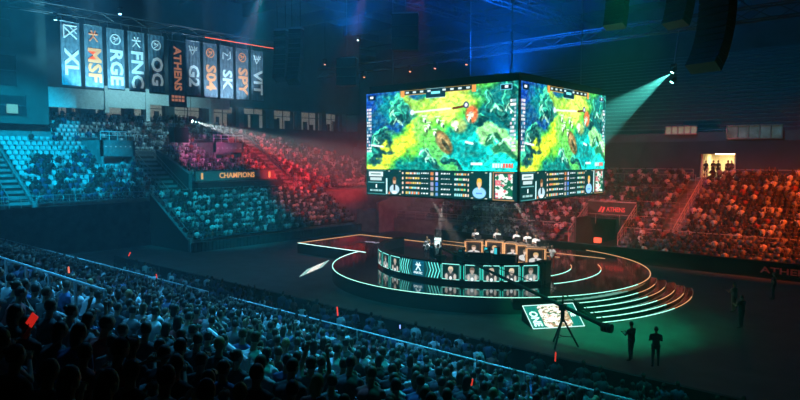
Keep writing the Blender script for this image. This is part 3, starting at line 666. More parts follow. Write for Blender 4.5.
# ================================================================ HANGING LED CUBE
CX0, CX1, CY0, CY1, CZ0, CZ1 = -31.8, -18.95, 32.95, 45.8, 6.2, 13.66
L_ = CX1 - CX0
cube = empty('hanging_screen_cube', ((CX0 + CX1) / 2, (CY0 + CY1) / 2, CZ0), 'huge hanging cube of LED screens showing a green game scene above the stage', 'screen')
ox, oy, oz = cube.location
b = MB(); b.box(CX0 - ox + .06, CY0 - oy + .06, 0, CX1 - ox - .06, CY1 - oy - .06, CZ1 - CZ0); b.build('housing', BLACK, cube)
def game_canvas():
    W, H = 320, 140; c = Canvas(W, H, (.0, .46, .44))
    n_a = fbm(c.X * 1.6, c.Y, 5, 1) - .47; n_b = fbm(c.X * 1.6, c.Y, 5, 21) - .47; n_c = fbm(c.X * 1.8, c.Y, 14, 71) - .47
    wx = c.X + n_a * .20 + n_c * .04; wy = c.Y + n_b * .36 + n_c * .08
    k = dict(X=wx, Y=wy)
    c.ell(.08, .08, .24, .36, (.02, .20, .58), .6, **k); c.ell(.18, .22, .08, .14, (.0, .45, .50), .6, **k)
    c.ell(.02, .55, .10, .30, (.03, .28, .45), .6, **k)
    c.line([(-.1, 1.15), (.12, .86), (.30, .62), (.50, .42), (.68, .20), (.78, -.05)], .13, (.35, .78, .22), soft=1.0, **k)
    c.line([(.0, 1.05), (.14, .84), (.34, .55), (.45, .42)], .075, (.82, .92, .18), soft=1.0, **k)
    c.line([(.45, .42), (.62, .22), (.70, .0)], .09, (.80, .96, .35), soft=1.0, **k)
    c.line([(.28, .10), (.40, .22), (.50, .30)], .07, (.65, .88, .25), soft=1.0, al=.85, **k)
    c.line([(.42, .5), (.50, .72), (.62, .98)], .10, (.42, .84, .35), soft=.9, al=.8, **k)
    c.ell(.84, .82, .20, .24, (.05, .85, .80), .5, **k); c.ell(.70, .80, .07, .10, (.0, .55, .55), .6, **k)
    c.ell(.92, .24, .14, .24, (.02, .40, .42), .5, **k)
    c.line([(.78, .60), (.88, .62), (1.02, .72)], .085, (.55, .88, .55), soft=.4, **k); c.line([(.80, .66), (.90, .69), (1.02, .80)], .03, (.10, .45, .30), soft=.5, **k)
    for (x, y, rx, ry, ro) in ((.22, .22, .05, .10, .9), (.28, .30, .03, .12, -.5), (.20, .34, .04, .05, .1), (.10, .66, .05, .13, .5), (.04, .80, .05, .10, -.3), (.12, .50, .03, .05, 0), (.84, .20, .03, .13, -.4), (.91, .34, .035, .14, -.6), (.97, .18, .03, .12, -.3), (.80, .45, .03, .06, .4), (.45, .82, .028, .12, -.5), (.49, .92, .02, .09, -.6), (.60, .92, .04, .05, .3)):
        c.ell(x - .004, y - .015, rx * 1.1, ry * 1.1, (.30, .92, .70), .25, ro, **k); c.ell(x + .004, y + .015, rx, ry, (.01, .24, .26), .35, ro, **k); c.ell(x - .006, y - .02, rx * .45, ry * .5, (.10, .52, .46), .7, ro, **k)
    c.ell(.56, .66, .035, .15, (.45, .36, .20), .3, -.7); c.ell(.555, .64, .018, .10, (.68, .56, .36), .5, -.7); c.ell(.575, .70, .010, .08, (.2, .2, .12), .5, -.7)
    for (x, y, a) in ((.21, .26, .03), (.245, .36, .05), (.44, .76, .06), (.47, .84, .04), (.86, .60, .05), (.93, .64, .05), (.88, .28, .06), (.95, .30, .04), (.07, .62, .04)):
        c.line([(x - a * .6, y + .04), (x - a * .1, y - .03), (x + a * .5, y + .05)], .009, (.75, 1, .85), .75, X=c.X + n_c * .05, Y=c.Y + n_a * .1)
    c.ell(.735, .34, .030, .08, (.95, .42, .22), .5); c.ell(.73, .35, .014, .035, (.9, .85, .75), .4); c.ell(.66, .47, .035, .06, (.75, .72, .35), .7, al=.7); c.ell(.63, .44, .02, .03, (.9, .95, .75), .5)
    rdg = 1 - np.abs(fbm(c.X * 1.8, c.Y, 22, 33) - .47) * 9; c.mix(np.clip(rdg, 0, 1) * .22, (.75, 1, .8))
    sp = fbm(c.X * 1.8, c.Y, 34, 93); c.a *= (.45 + 1.15 * sp)[..., None]
    c.a = np.clip(c.a * 1.08, 0, 1)
    for (x, y) in ((.43, .38), (.46, .46), (.44, .50), (.52, .40), (.55, .45), (.50, .55), (.64, .50), (.72, .40)):
        c.ell(x, y, .009, .024, (.92, .98, .92), .4); c.ell(x + .008, y + .02, .006, .02, (.25, .4, .3), .4); c.rect(x - .016, y - .055, x + .016, y - .04, (.85, .95, .8))
    c.line([(.35, .28), (.60, .26)], .010, (.9, .98, .85)); c.line([(.62, .26), (.70, .24)], .012, (.4, .2, .1)); c.ell(.345, .28, .012, .03, (.85, .9, .95), .3); c.ell(.70, .23, .015, .035, (.15, .25, .4), .3); c.ell(.70, .23, .008, .02, (.9, .9, .95), .3)
    c.line([(.04, .68), (.13, .70)], .010, (.9, .95, .95)); c.line([(.70, .66), (.74, .68)], .012, (.9, 1, 1)); c.rect(.73, .90, .80, .93, (.9, 1, 1))
    r = random.Random(3)
    for (x0, n_) in ((.006, 14), (.955, 14)):
        for j in range(n_):
            for q in range(3): 
                if r.random() < .85: c.rect(x0 + q * .012, .20 + j * .042, x0 + q * .012 + .010, .20 + j * .042 + .028, r.choice([(.95, .95, .95), (.9, .8, .85), (.6, .75, .8), (.85, .9, .9)]))
    c.rect(.26, .0, .76, .065, (.03, .13, .16)); c.frame(.26, 0, .76, .065, (.75, .62, .30), .002)
    c.rect(.44, .0, .57, .12, (.02, .18, .24)); c.frame(.44, 0, .57, .12, (.6, .8, .8), .002); c.rect(.475, .04, .535, .075, (.5, .95, .95))
    for j in range(9): 
        if j not in (4,): c.rect(.30 + j * .05, .02, .322 + j * .05, .045, (.8, .9, .9))
    for x in (.265, .735): c.rect(x, .01, x + .025, .085, (.9, .6, .3))
    c.rect(.015, .03, .075, .09, (.02, .08, .14)); c.rect(.03, .045, .055, .075, (.9, .95, 1)); c.rect(.90, .03, .965, .09, (.02, .08, .14)); c.frame(.90, .03, .965, .09, (.4, .8, .9), .002); c.rect(.925, .045, .945, .075, (.9, .95, 1))
    for j in range(8): c.rect(.86 + j * .015, .91, .871 + j * .015, .955, (.9, .35, .3) if j > 3 else (.85, .95, .95))
    return c
def stats_canvas():
    W, H = 300, 44; c = Canvas(W, H, (.02, .20, .21)); r = random.Random(5)
    w1 = (.92, 1, 1)
    c.rect(.02, .10, .13, .28, w1, .9); c.rect(.03, .32, .12, .44, w1, .8); c.rect(.035, .15, .115, .20, (.2, .4, .4)); c.rect(.015, .50, .14, .53, (.5, .8, .8)); c.rect(.075, .60, .085, .72, w1)
    for j in range(9): c.rect(.03 + j * .011, .80, .036 + j * .011, .86, (.7, .9, .9))
    c.frame(.01, .03, .15, .97, (.3, .6, .6), .0015); c.rect(.155, .35, .162, .95, (.8, 1, 1))
    for (x0, x1) in ((.17, .265), (.735, .83)):
        for (a, b_) in ((x0, .04), (x1 - .012, .04), (x0, .93), (x1 - .012, .93)): c.rect(a, b_, a + .012, b_ + .035, (.9, .9, .8))
    person_icon(c, .217, .50, .036, .42, (.45, .30, .18), (.70, .82, .86), (.80, .65, .52)); c.rect(.21, .55, .225, .8, (.05, .1, .12)); c.rect(.200, .84, .235, .93, w1); c.rect(.175, .86, .185, .95, (.9, .5, .3))
    person_icon(c, .783, .48, .040, .44, (.92, .72, .28), (.55, .80, .97), (.92, .75, .6)); c.rect(.765, .75, .80, .8, (.3, .55, .9))
    for row in range(5):
        y = .08 + row * .185
        c.rect(.275, y, .284, y + .09, (.95, .85, .75)); c.rect(.712, y, .721, y + .09, (.95, .85, .75))
        x = .30
        while x < .395: w_ = r.choice((.006, .009, .012)); c.rect(x, y, x + w_, y + .08, r.choice([(.95, .9, .85), (.95, .55, .35), (.9, .8, .4), (.6, .9, .9)])); x += w_ + .003
        x = .41
        while x < .455: w_ = r.choice((.008, .014)); c.rect(x, y + .02, x + w_, y + .06, w1); x += w_ + .006
        c.rect(.475, y - .01, .492, y + .11, r.choice([(.6, .6, .7), (.8, .5, .3), (.7, .7, .6)])); c.rect(.507, y - .01, .524, y + .11, r.choice([(.3, .5, .9), (.8, .8, .9), (.4, .6, .8)]))
        x = .545
        while x < .60: w_ = r.choice((.008, .014)); c.rect(x, y + .02, x + w_, y + .06, w1); x += w_ + .006
        x = .63
        while x < .70: w_ = r.choice((.006, .009, .012)); c.rect(x, y, x + w_, y + .08, r.choice([(.95, .9, .85), (.95, .7, .4), (.6, .9, .9), (.5, .9, .6)])); x += w_ + .003
    c.rect(.845, .05, .852, .9, (.8, 1, 1)); n1 = fbm(c.X * 5, c.Y, 9, 41); n2 = fbm(c.X * 5, c.Y, 9, 57)
    m = (c.X > .875) & (c.X < .975) & (c.Y > .08) & (c.Y < .92)
    mm = np.where(m[..., None], np.array((.88, .95, .90)), c.a); mm = np.where((m & (n1 < .44))[..., None], np.array((.08, .42, .30)), mm); mm = np.where((m & (n2 < .31))[..., None], np.array((.85, .45, .5)), mm)
    c.a = mm; c.frame(.865, .03, .985, .97, (.75, .55, .35), .002)
    return c
gc, sc_ = game_canvas(), stats_canvas()
ZS = 1.87
for (o0, rv) in (((CX0, CY0, 0), (L_, 0, 0)), ((CX1, CY0, 0), (0, L_, 0)), ((CX0, CY1, 0), (0, -L_, 0)), ((CX1, CY1, 0), (-L_, 0, 0))):
    base = np.array((o0[0] - ox, o0[1] - oy, 0.)); rv = np.array(rv, float); s_ = rv / L_
    nrm = np.array((s_[1], -s_[0], 0.)) * .01
    vis = o0[1] == CY0
    cg = gc; cs = sc_
    display('game_screen', cg, plane_fn(base + s_ * .12 + nrm + np.array((0, 0, 7.36)), rv - s_ * .24, (0, 0, -(7.36 - ZS - .03))), cube)
    display('stats_screen', cs, plane_fn(base + s_ * .12 + nrm + np.array((0, 0, ZS)), rv - s_ * .24, (0, 0, -(ZS - .08))), cube)
for x in (-5, 5):
    for y in (-5, 5): b = MB(); b.tube([(x, y, CZ1 - CZ0), (x, y, 22.6 - CZ0)], .04, 5); b.build('hanging_cable', STEEL, cube)
b = MB(); b.box(-6.2, -6.2, 7.46, 6.2, -5.8, 7.9); b.box(-6.2, 5.8, 7.46, 6.2, 6.2, 7.9); b.box(-6.2, -6.2, 7.46, -5.8, 6.2, 7.9); b.box(5.8, -6.2, 7.46, 6.2, 6.2, 7.9); b.build('top_frame', BLACK, cube)
# ================================================================ ROOF RIG
def truss(p0, p1, s, label, m=TRUSSM, bay=1.6, name='roof_truss'):
    p0, p1 = Vector(p0), Vector(p1); d = p1 - p0; L = d.length; u = d.normalized(); side = u.cross(Vector((0, 0, 1))).normalized() * s / 2; up = Vector((0, 0, s / 2))
    e = empty(name, p0, label, 'truss')
    cs = [side + up, side - up, -side - up, -side + up]
    b = MB()
    for c_ in cs: b.tube([tuple(c_), tuple(d + c_)], .06, 5)
    b.build('chord', m, e)
    b = MB(); k = int(L / bay)
    for i in range(k):
        a = d * (i / k); c2 = d * ((i + 1) / k)
        for j in range(4):
            q0, q1 = cs[j], cs[(j + 1) % 4]
            b.tube([tuple(a + (q0 if i % 2 else q1)), tuple(c2 + (q1 if i % 2 else q0))], .035, 4)
    b.build('lattice', m, e); return e
truss((-64.6, 20, 23.1), (-64.6, 51, 23.1), .8, 'straight roof truss carrying the row of team banners')
b = MB(); tr = bpy.data.objects['roof_truss']; b.box(.42, 20, -.42, .5, 30.6, -.36); b.build('light_strip', LEDR, tr)
truss((-60, 54, 19.6), (10, 54, 20.0), 1.0, 'long roof truss behind the hanging cube')
truss((-62, 26, 25.0), (4, 26, 25.0), 1.1, 'long roof truss above the near side of the arena floor')
truss((-44, 22, 26), (-44, 70, 26), 1.1, 'cross truss over the end half of the stage')
truss((-30, 20, 23.2), (-30, 66, 23.2), 1.0, 'cross truss directly over the hanging cube')
truss((-14, 20, 23.2), (-14, 66, 23.2), 1.0, 'cross truss over the stepped side of the stage')
truss((-58, 20, 24), (-30, 56, 25), 1.0, 'diagonal roof truss running toward the banners')
b = MB()
for k in range(9): b.box(-92, 4 + 10 * k, 29.2, 28, 4.5 + 10 * k, 31)
for k in range(10): b.box(-90 + 12 * k, -12, 29.9, -89.6 + 12 * k, 98, 31)
structure('trim_10', b, mat('roof_beam', (.04, .05, .07), .8))

def line_array(x, y, ztop, n, rz, label, w_=.85, h_=.34, curve=.035):
    e = empty('line_array_speaker', (x, y, ztop), label, 'speaker', None, rz)
    b = MB(); b.box(-w_ / 2, -.3, 0, w_ / 2, .4, .12); b.build('rigging_frame', STEEL, e)
    b = MB(); b.tube([(-.3, 0, .1), (-.3, 0, 30.9 - ztop)], .02, 4); b.tube([(.3, 0, .1), (.3, 0, 30.9 - ztop)], .02, 4); b.build('chain', BLACK, e)
    ang = 0; py, pz = 0, 0
    for k in range(n):
        b = MB(); b.prism([(-.35, -h_ * .9), (.35, -h_), (.35, 0), (-.35, -.03)], -w_ / 2, w_ / 2, 'x')
        o = b.build('cabinet', BLACK, e); o.location = (0, py, pz); o.rotation_euler = (-ang, 0, 0)
        pz -= h_ * math.cos(ang); py -= h_ * math.sin(ang); ang += curve * (1 + k * .12)
    return e
line_array(-34.3, 27.3, 17.6, 10, R(30), 'curved black line array speaker hanging near the banners, slightly apart', curve=.02)
line_array(-33.1, 27.6, 17.6, 11, R(30), 'curved black line array speaker hanging near the banners, closer to the cube', curve=.03)
line_array(-8.9, 35.6, 17.4, 11, R(-20), 'large black line array speaker hanging over the far right seats', w_=1.7, h_=.37, curve=.04)
line_array(-11.4, 38.0, 19.5, 9, R(-20), 'dark line array speaker hanging behind the large right one', w_=1.4)
line_array(-16.0, 40.1, 20.0, 8, R(0), 'dark line array speaker above the right end of the cube', w_=1.3)
def sub_block(x, y, z, w_, h_, label, rz=.6):
    e = empty('hanging_subwoofer', (x, y, z), label, 'speaker', None, rz)
    k = 3
    for i in range(k): b = MB(); b.box(-w_ / 2, -.5, h_ * i / k + .02, w_ / 2, .5, h_ * (i + 1) / k - .02); b.build('cabinet', BLACK, e)
    b = MB(); b.box(-w_ / 2, -.5, h_, w_ / 2, .5, h_ + .1); b.tube([(0, 0, h_), (0, 0, 30.9 - z)], .03, 5); b.build('rigging_frame', STEEL, e)
sub_block(-29.6, 34.9, 16.7, 1.9, 2.6, 'square black speaker block hanging above the cube')
sub_block(-36.3, 35.5, 14.7, 1.6, 2.2, 'square black speaker block hanging beside the cube')

# moving-head lamps
HAZE = bpy.data.materials.new('beam_cone_haze'); HAZE.use_nodes = True
nt = HAZE.node_tree; nt.nodes.clear(); out = nt.nodes.new('ShaderNodeOutputMaterial'); vs_ = nt.nodes.new('ShaderNodeVolumeScatter')
vs_.inputs['Density'].default_value = .035; vs_.inputs['Anisotropy'].default_value = .3; nt.links.new(vs_.outputs[0], out.inputs['Volume'])
def moving_head(loc, target, label, color, strength=6, r=.16, group=None, hang=0):
    e = empty('moving_head_lamp', loc, label, 'lamp', group)
    d = (Vector(target) - Vector(loc)).normalized()
    b = MB(); b.box(-.18, -.18, .32, .18, .18, .5); b.build('base', BLACK, e)
    b = MB(); b.box(-.24, -.05, -.1, -.19, .05, .34); b.box(.19, -.05, -.1, .24, .05, .34); b.box(-.24, -.05, .3, .24, .05, .34); b.build('yoke', BLACK, e)
    if hang: b = MB(); b.tube([(0, 0, .45), (0, 0, hang - loc[2])], .02, 5); b.build('hanger', BLACK, e)
    b = MB(); b.tube([tuple(-d * .25), tuple(d * .2)], [.12, r], 10); hd_ = b.build('head', BLACK, e)
    b = MB(); b.tube([tuple(d * .2), tuple(d * .22)], r * .92, 10); b.build('lens', mat('lens_' + '_'.join('%d' % (c_ * 9) for c_ in color) + '_%d' % (strength * 10), (.3, .3, .3), .3, emit=color, strength=strength), hd_)
    return e
def beam(loc, target, color, energy, angle, length, label, dens=.035, r0=.1):
    """a hazy shaft lit by the lamp's own spot light"""
    loc, target = Vector(loc), Vector(target); d = (target - loc).normalized(); p0 = loc + d * .3
    spot('beam_light', tuple(p0), tuple(target), color, energy, angle, .25, .04)
    m = HAZE.copy(); m.node_tree.nodes['Volume Scatter'].inputs['Density'].default_value = dens
    b = MB(); b.tube([(0, 0, 0), tuple(d * length)], [r0, r0 + length * math.tan(R(angle / 2)) * 1.02], 24)  # cone of denser haze gives the beam its visible shape
    o = b.build('light_haze', m); o.location = p0 + d * .05
    tag(o, label, 'haze', kind='stuff')
TC = (.25, 1.0, .85)
moving_head((-16.35, 52.9, 16.0), (-21.5, 48.5, 6), 'moving-head lamp throwing the teal beam behind the cube, upper one', TC, 12)
moving_head((-16.35, 52.9, 15.2), (-21.5, 48.5, 6), 'moving-head lamp throwing the teal beam behind the cube, lower one', TC, 12, hang=16.5)
beam((-16.4, 52.9, 15.9), (-21.9, 49.3, 11.0), (.12, 1.0, .85), 20000, 28, 11.5, 'teal beam of haze falling behind the cube from the upper lamp', dens=.03)
beam((-16.3, 52.9, 15.3), (-20.3, 50.0, 7.5), (.12, 1.0, .85), 11000, 20, 12, 'teal beam of haze falling behind the cube from the lower lamp', dens=.03)
b = MB(); b.tube([(-16.35, 52.9, 16.4), (-16.35, 54, 19.5)], .04, 5); b.tube([(-16.35, 52.9, 15.45), (-16.35, 52.9, 16.4)], .04, 5)
tag(b.build('lamp_drop_bar', STEEL), 'thin drop bar carrying the two teal beam lamps', 'bar')
moving_head((-64.2, 38.0, 13.1), (-36, 46, 3), 'moving-head lamp below the banners throwing a pale beam', (.6, 1, 1), 10, hang=22.8)
beam((-64.2, 38.0, 13.1), (-36, 50, 5), (.85, .95, 1.0), 26000, 13, 30, 'pale beam of haze crossing the red end crowd', dens=.024)
beam((-64.2, 38.0, 13.1), (-46, 52, 8), (.3, .9, .9), 26000, 10, 20, 'teal beam of haze spreading below the banners', dens=.012)
e = empty('lamp_platform', (-64.6, 37.2, 12.2), 'small dark lamp platform hanging below the orange banner', 'platform')
b = MB(); b.box(-.9, -1.2, -1.6, .2, .6, .1); b.build('box', BLACK, e); b = MB(); b.tube([(0, .3, .1), (0, .3, 10.5)], .04, 5); b.tube([(0, -1, .1), (0, -1, 10.5)], .04, 5); b.build('hanger', STEEL, e)
moving_head((-64.2, 24.0, 22.25), (-66, 24, 10), 'bright moving-head lamp on the banner truss, above the first banner', (.3, .9, 1), 12)
moving_head((-60.5, 28.5, 23.0), (-55, 26, 3), 'bright moving-head lamp high beside the banner truss', (.15, .5, 1), 12, hang=31)
beam((-60.5, 28.5, 23.0), (-62, 25, 31), (.1, .45, 1.0), 500, 24, 7.5, 'blue beam of haze rising from the lamp above the banners', dens=.03)
for i, (x, z) in enumerate(((-58.3, 20.7), (-51.8, 18.66), (-44.7, 18.7), (-41.2, 18.72), (-37.1, 18.74))):
    z = z if i == 0 else 19.6 + .4 * (x + 60) / 70 - 1.03
    moving_head((x, 53.55 if i else 53.2, z), (x + 1, 48, 4), 'small orange-glowing lamp on the truss behind the cube, %s from the left' % ordinal(i + 1), (1, .30, .12), 2.2, .13, 'orange lamps on the far truss', hang=31 if i == 0 else 0)
moving_head((-52.4, 53.2, 22.9), (-50, 30, 4), 'single small white lamp high above the orange lamps', (.8, .9, 1), 6, .1, hang=31)
for (x, y, tx, ty) in ((-27.6, 37.0, -28.8, 37.4), (-29.9, 38.0, -27.6, 40.2), (-25.6, 43.0, -22.6, 44.6)):
    beam((x, y, 6.15), (tx, ty, .9), (1, .85, .75), 6000, 13, 5.0, 'pale beam of haze falling from under the cube toward the stage', dens=.03)

# ================================================================ BANNERS
names = [('XL', 'first'), ('MSF', 'second'), ('RGE', 'third'), ('FNC', 'fourth'), ('OG', 'fifth'), ('ATHENS', ''), ('G2', ''), ('S04', ''), ('SK', ''), ('SPY', ''), ('VIT', '')]
BANW = mat('blue_grey_banner_cloth', (.16, .22, .28), .8, noise=.35, nscale=2.0)
TXW = mat('glowing_white_banner_print', (.75, .85, .88), .7, emit=(.7, .95, 1), strength=.25)  # emission added to the print so the lettering looks lit
TXO = mat('glowing_orange_banner_print', (.9, .35, .15), .7, emit=(1, .35, .15), strength=.35)  # orange print glows too, to look brightly lit
BANO = mat('dark_banner_cloth', (.05, .05, .07), .8, noise=.3, nscale=2.0)
for i, (nm, _) in enumerate(names):
    y0 = 24.3 + i * 2.19; big = nm == 'ATHENS'; yw = 1.75
    x = -63.3 if big else -64.0; z1, z0 = (22.0, 15.9); 
    orange = nm in ('S04', 'SPY', 'ATHENS', 'MSF')
    if big: z1, z0, yw, y0 = 21.6, 14.5, 2.1, y0 - .35
    e = empty('team_banner', (x, y0 + yw / 2, z1), 'tall hanging banner with %s %s lettering' % ('orange' if orange else 'white', nm), 'banner', 'hanging team banners')
    n_ = 14; b = MB(); vs = []
    for k in range(n_ + 1):
        yy = -yw / 2 + yw * k / n_; dx = .03 * math.sin(k * 1.9)
        vs += [(dx, yy, 0), (dx, yy, z0 - z1), (dx - .02, yy, 0), (dx - .02, yy, z0 - z1)]
    fs = []
    for k in range(n_): a = 4 * k; fs += [(a, a + 1, a + 5, a + 4), (a + 2, a + 6, a + 7, a + 3), (a, a + 4, a + 6, a + 2), (a + 1, a + 3, a + 7, a + 5)]
    fs += [(0, 2, 3, 1), (4 * n_, 4 * n_ + 1, 4 * n_ + 3, 4 * n_ + 2)]
    b.add(vs, fs); b.build('cloth', BANO if big else BANW, e)
    b = MB(); b.tube([(0, -yw / 2 - .05, .03), (0, yw / 2 + .05, .03)], .05, 6); b.build('top_pole', STEEL, e)
    b = MB(); b.tube([(0, -yw / 2, z0 - z1), (0, yw / 2, z0 - z1)], .06, 6); b.build('bottom_pole', BLACK, e)
    for s_ in (-.4, .4): b = MB(); b.tube([(0, yw * s_, .03), (-.2 if not big else -.9, yw * s_, 22.75 - z1)], .03, 4); b.build('cord', STEEL, e)
    m = TXO if orange else TXW
    H_ = z1 - z0
    # reads downwards
    sz = 1.75 if len(nm) < 5 else 1.2
    text(nm, sz, m, e, frame_mtx((.06, 0, -H_ * (.63 if not big else .42)), (0, 0, -1), (0, 1, 0)), bold=.03, ext=.01, squash=1.15 if len(nm) <= 3 else 1.05)
    b = MB()
    if not big:   # emblem at the top: each team's own mark simplified
        cz = -H_ * .17; q = .55
        if nm in ('S04', 'OG', 'RGE', 'SPY'):
            for k in range(20):
                a, a2 = 2 * PI * k / 20, 2 * PI * (k + 1) / 20
                b.add([(.06, q * math.cos(a), cz + q * math.sin(a)), (.06, q * math.cos(a2), cz + q * math.sin(a2)), (.06, q * .78 * math.cos(a2), cz + q * .78 * math.sin(a2)), (.06, q * .78 * math.cos(a), cz + q * .78 * math.sin(a))], [(0, 1, 2, 3)])
            b.tube([(.06, -.25, cz + .25), (.06, .2, cz), (.06, -.2, cz - .3)], .07, 4); b.tube([(.06, -.2, cz), (.06, .3, cz + .2)], .06, 4)
        elif nm in ('VIT', 'G2'):
            b.tube([(.06, -.5, cz + .5), (.06, -.1, cz - .5), (.06, .5, cz + .45)], .08, 4); b.tube([(.06, -.2, cz + .5), (.06, .1, cz - .1), (.06, .2, cz + .5)], .06, 4); b.tube([(.06, -.5, cz), (.06, .5, cz + .1)], .05, 4)
        elif nm == 'SK':
            b.tube([(.06, -.5, cz - .5), (.06, -.5, cz + .3), (.06, .1, cz), (.06, .5, cz + .5), (.06, .5, cz - .3), (.06, .1, cz - .5)], .08, 4)
        elif nm == 'XL':
            b.tube([(.06, -.6, cz + .7), (.06, .6, cz + .7)], .08, 4); b.tube([(.06, -.6, cz + .55), (.06, .6, cz - .5)], .08, 4); b.tube([(.06, .6, cz + .55), (.06, -.6, cz - .5)], .08, 4); b.tube([(.06, -.6, cz + .7), (.06, -.6, cz - .5)], .07, 4); b.tube([(.06, 0, cz + .6), (.06, .6, cz)], .05, 4)
        else:
            b.tube([(.06, -.45, cz + .2), (.06, .45, cz + .2)], .08, 4); b.tube([(.06, -.2, cz + .55), (.06, 0, cz), (.06, -.4, cz - .5)], .07, 4); b.tube([(.06, .2, cz + .55), (.06, 0, cz), (.06, .4, cz - .5)], .07, 4)
        b.build('emblem', m, e)
    else:
        for r_ in range(2):
            for k in range(4): b.box(.03, -.75 + .4 * k, -H_ * .92 + r_ * .38, .06, -.45 + .4 * k, -H_ * .92 + .26 + r_ * .38)
        b.build('small_print', m, e)

# ================================================================ PEOPLE
def limb_parts(J, standing=False):
    """list of (p0, p1, r0, r1, material index); 0 skin 1 shirt 2 trousers 3 shoe"""
    P = []
    hip = J['pelvis']; ch = J['chest']; nk = J['neck']; hd = J['head']
    P += [(hip, ch, .150, .150, 1), ((hip[0] - .07, hip[1], hip[2] - .02), (hip[0] + .07, hip[1], hip[2] - .02), .12, .12, 2),
          ((ch[0] - .09, ch[1], ch[2]), (ch[0] + .09, ch[1], ch[2]), .125, .125, 1), ((nk[0] - .1, nk[1], nk[2] - .09), (nk[0] + .1, nk[1], nk[2] - .09), .075, .075, 1),
          (nk, hd, .058, .055, 0)]
    for s in 'LR':
        sh, el, wr = J['sh' + s], J['el' + s], J['wr' + s]; m = tuple((np.array(sh) * .45 + np.array(el) * .55))
        P += [((nk[0], nk[1], nk[2] - .08), sh, .06, .062, 1), (sh, m, .062, .052, 1), (m, el, .048, .042, 0), (el, wr, .042, .027, 0)]
        hp, kn, an, to = J['hp' + s], J['kn' + s], J['an' + s], J['to' + s]
        P += [(hp, kn, .092, .062, 2), (kn, an, .060, .040, 2), (an, to, .045, .036, 3)]
    return P
def capsule(mb, p0, p1, r0, r1, n=12):
    p0, p1 = Vector(p0), Vector(p1); d = (p1 - p0); u = d.normalized()
    pts = [p0 - u * r0 * .98, p0 - u * r0 * .7, p0 - u * r0 * .3, p0, p0.lerp(p1, .5), p1, p1 + u * r1 * .3, p1 + u * r1 * .7, p1 + u * r1 * .98]
    rs = [r0 * .2, r0 * .71, r0 * .95, r0, (r0 + r1) / 2, r1, r1 * .95, r1 * .71, r1 * .2]
    mb.tube(pts, rs, n)
def person_mesh(name, J, voxel=.020, ratio=.45, mats=None, grip=0.6):
    P = limb_parts(J); mb = MB()
    for p0, p1, r0, r1, m in P: capsule(mb, p0, p1, r0, r1)
    h = Vector(J['head']); fwd = Vector(J.get('face', (0, 1, 0))).normalized(); side = fwd.cross(Vector((0, 0, 1))).normalized(); up = side.cross(fwd)
    hm = MB()
    hm.ball((0, 0, 0), (.078, .094, .112), 16, 12); hm.ball((0, .045, -.055), (.052, .052, .06), 12, 8)       # skull and jaw
    hm.ball((0, .098, -.012), (.014, .022, .028), 8, 6)                                                   # nose
    hm.ball((0, .072, .028), (.055, .022, .014), 10, 6)                                                    # brow
    for s in (-1, 1): hm.ball((s * .08, -.004, -.006), (.014, .024, .034), 8, 6)                             # ears
    M = Matrix((side, fwd, up)).transposed()
    mb.add([tuple(h + M @ Vector(v)) for v in hm.v], hm.f)
    ob = mb.build('tmp', SKIN)
    md = ob.modifiers.new('r', 'REMESH'); md.mode = 'VOXEL'; md.voxel_size = voxel
    sm = ob.modifiers.new('s', 'SMOOTH'); sm.factor = .5; sm.iterations = 2
    if ratio < 1: dc = ob.modifiers.new('d', 'DECIMATE'); dc.ratio = ratio
    dg = bpy.context.evaluated_depsgraph_get(); me = bpy.data.meshes.new_from_object(ob.evaluated_get(dg)); bpy.data.objects.remove(ob)
    bm = bmesh.new(); bm.from_mesh(me)
    # hands: palm, four unequal bent fingers and a thumb leaving the side of the palm
    nb = len(bm.faces)
    hb = MB()
    for s, sg in (('L', -1), ('R', 1)):
        wr = Vector(J['wr' + s]); el = Vector(J['el' + s]); d = (wr - el).normalized(); dn = Vector(J.get('palm' + s, (0, 0, -1)))
        dn = (dn - d * dn.dot(d)).normalized() if abs(dn.dot(d)) < .95 else d.orthogonal().normalized(); lat = d.cross(dn).normalized()
        base = wr + d * .03
        hb.tube([tuple(wr - d * .01), tuple(base), tuple(base + d * .06)], [.026, .036, .038], 8)
        for k, ln in enumerate((.068, .078, .072, .055)):
            r0_ = base + d * .058 + lat * ((k - 1.5) * .019)
            a = r0_ + (d * math.cos(grip * .6) + dn * math.sin(grip * .6)) * ln * .5; c_ = a + (d * math.cos(grip * 1.5) + dn * math.sin(grip * 1.5)) * ln * .5
            hb.tube([tuple(r0_), tuple(a), tuple(c_)], [.0095, .009, .007], 5)
        t0 = base - lat * .03 * sg + d * .005; t1 = t0 + (-lat * sg * .8 + d * .7 + dn * .3).normalized() * .035; t2 = t1 + (-lat * sg * .1 + d * .9 + dn * .5).normalized() * .03
        hb.tube([tuple(t0), tuple(t1), tuple(t2)], [.013, .011, .008], 5)
    n0 = len(bm.verts); bv = [bm.verts.new(v) for v in hb.v]
    for f in hb.f: bm.faces.new([bv[i] for i in f])
    bmesh.ops.recalc_face_normals(bm, faces=bm.faces[:]); bm.to_mesh(me); bm.free()
    me.materials.clear()
    for m in (mats or (SKIN, SHIRT, TROUS, SHOE, EYEM, LIPM)): me.materials.append(m)
    nf = len(me.polygons); cen = np.empty(nf * 3, 'f'); me.polygons.foreach_get('center', cen); cen = cen.reshape(-1, 3)
    best = np.full(nf, 9.); mi = np.zeros(nf, int)
    for p0, p1, r0, r1, m in P:
        p0, p1 = np.array(p0), np.array(p1); d = p1 - p0; t = np.clip(((cen - p0) @ d) / (d @ d + 1e-9), 0, 1)
        ds = np.linalg.norm(cen - p0 - t[:, None] * d, axis=1) - (r0 + (r1 - r0) * t)
        k = ds < best; best[k] = ds[k]; mi[k] = m
    loc = (cen - np.array(h)) @ np.array([list(side), list(fwd), list(up)]).T
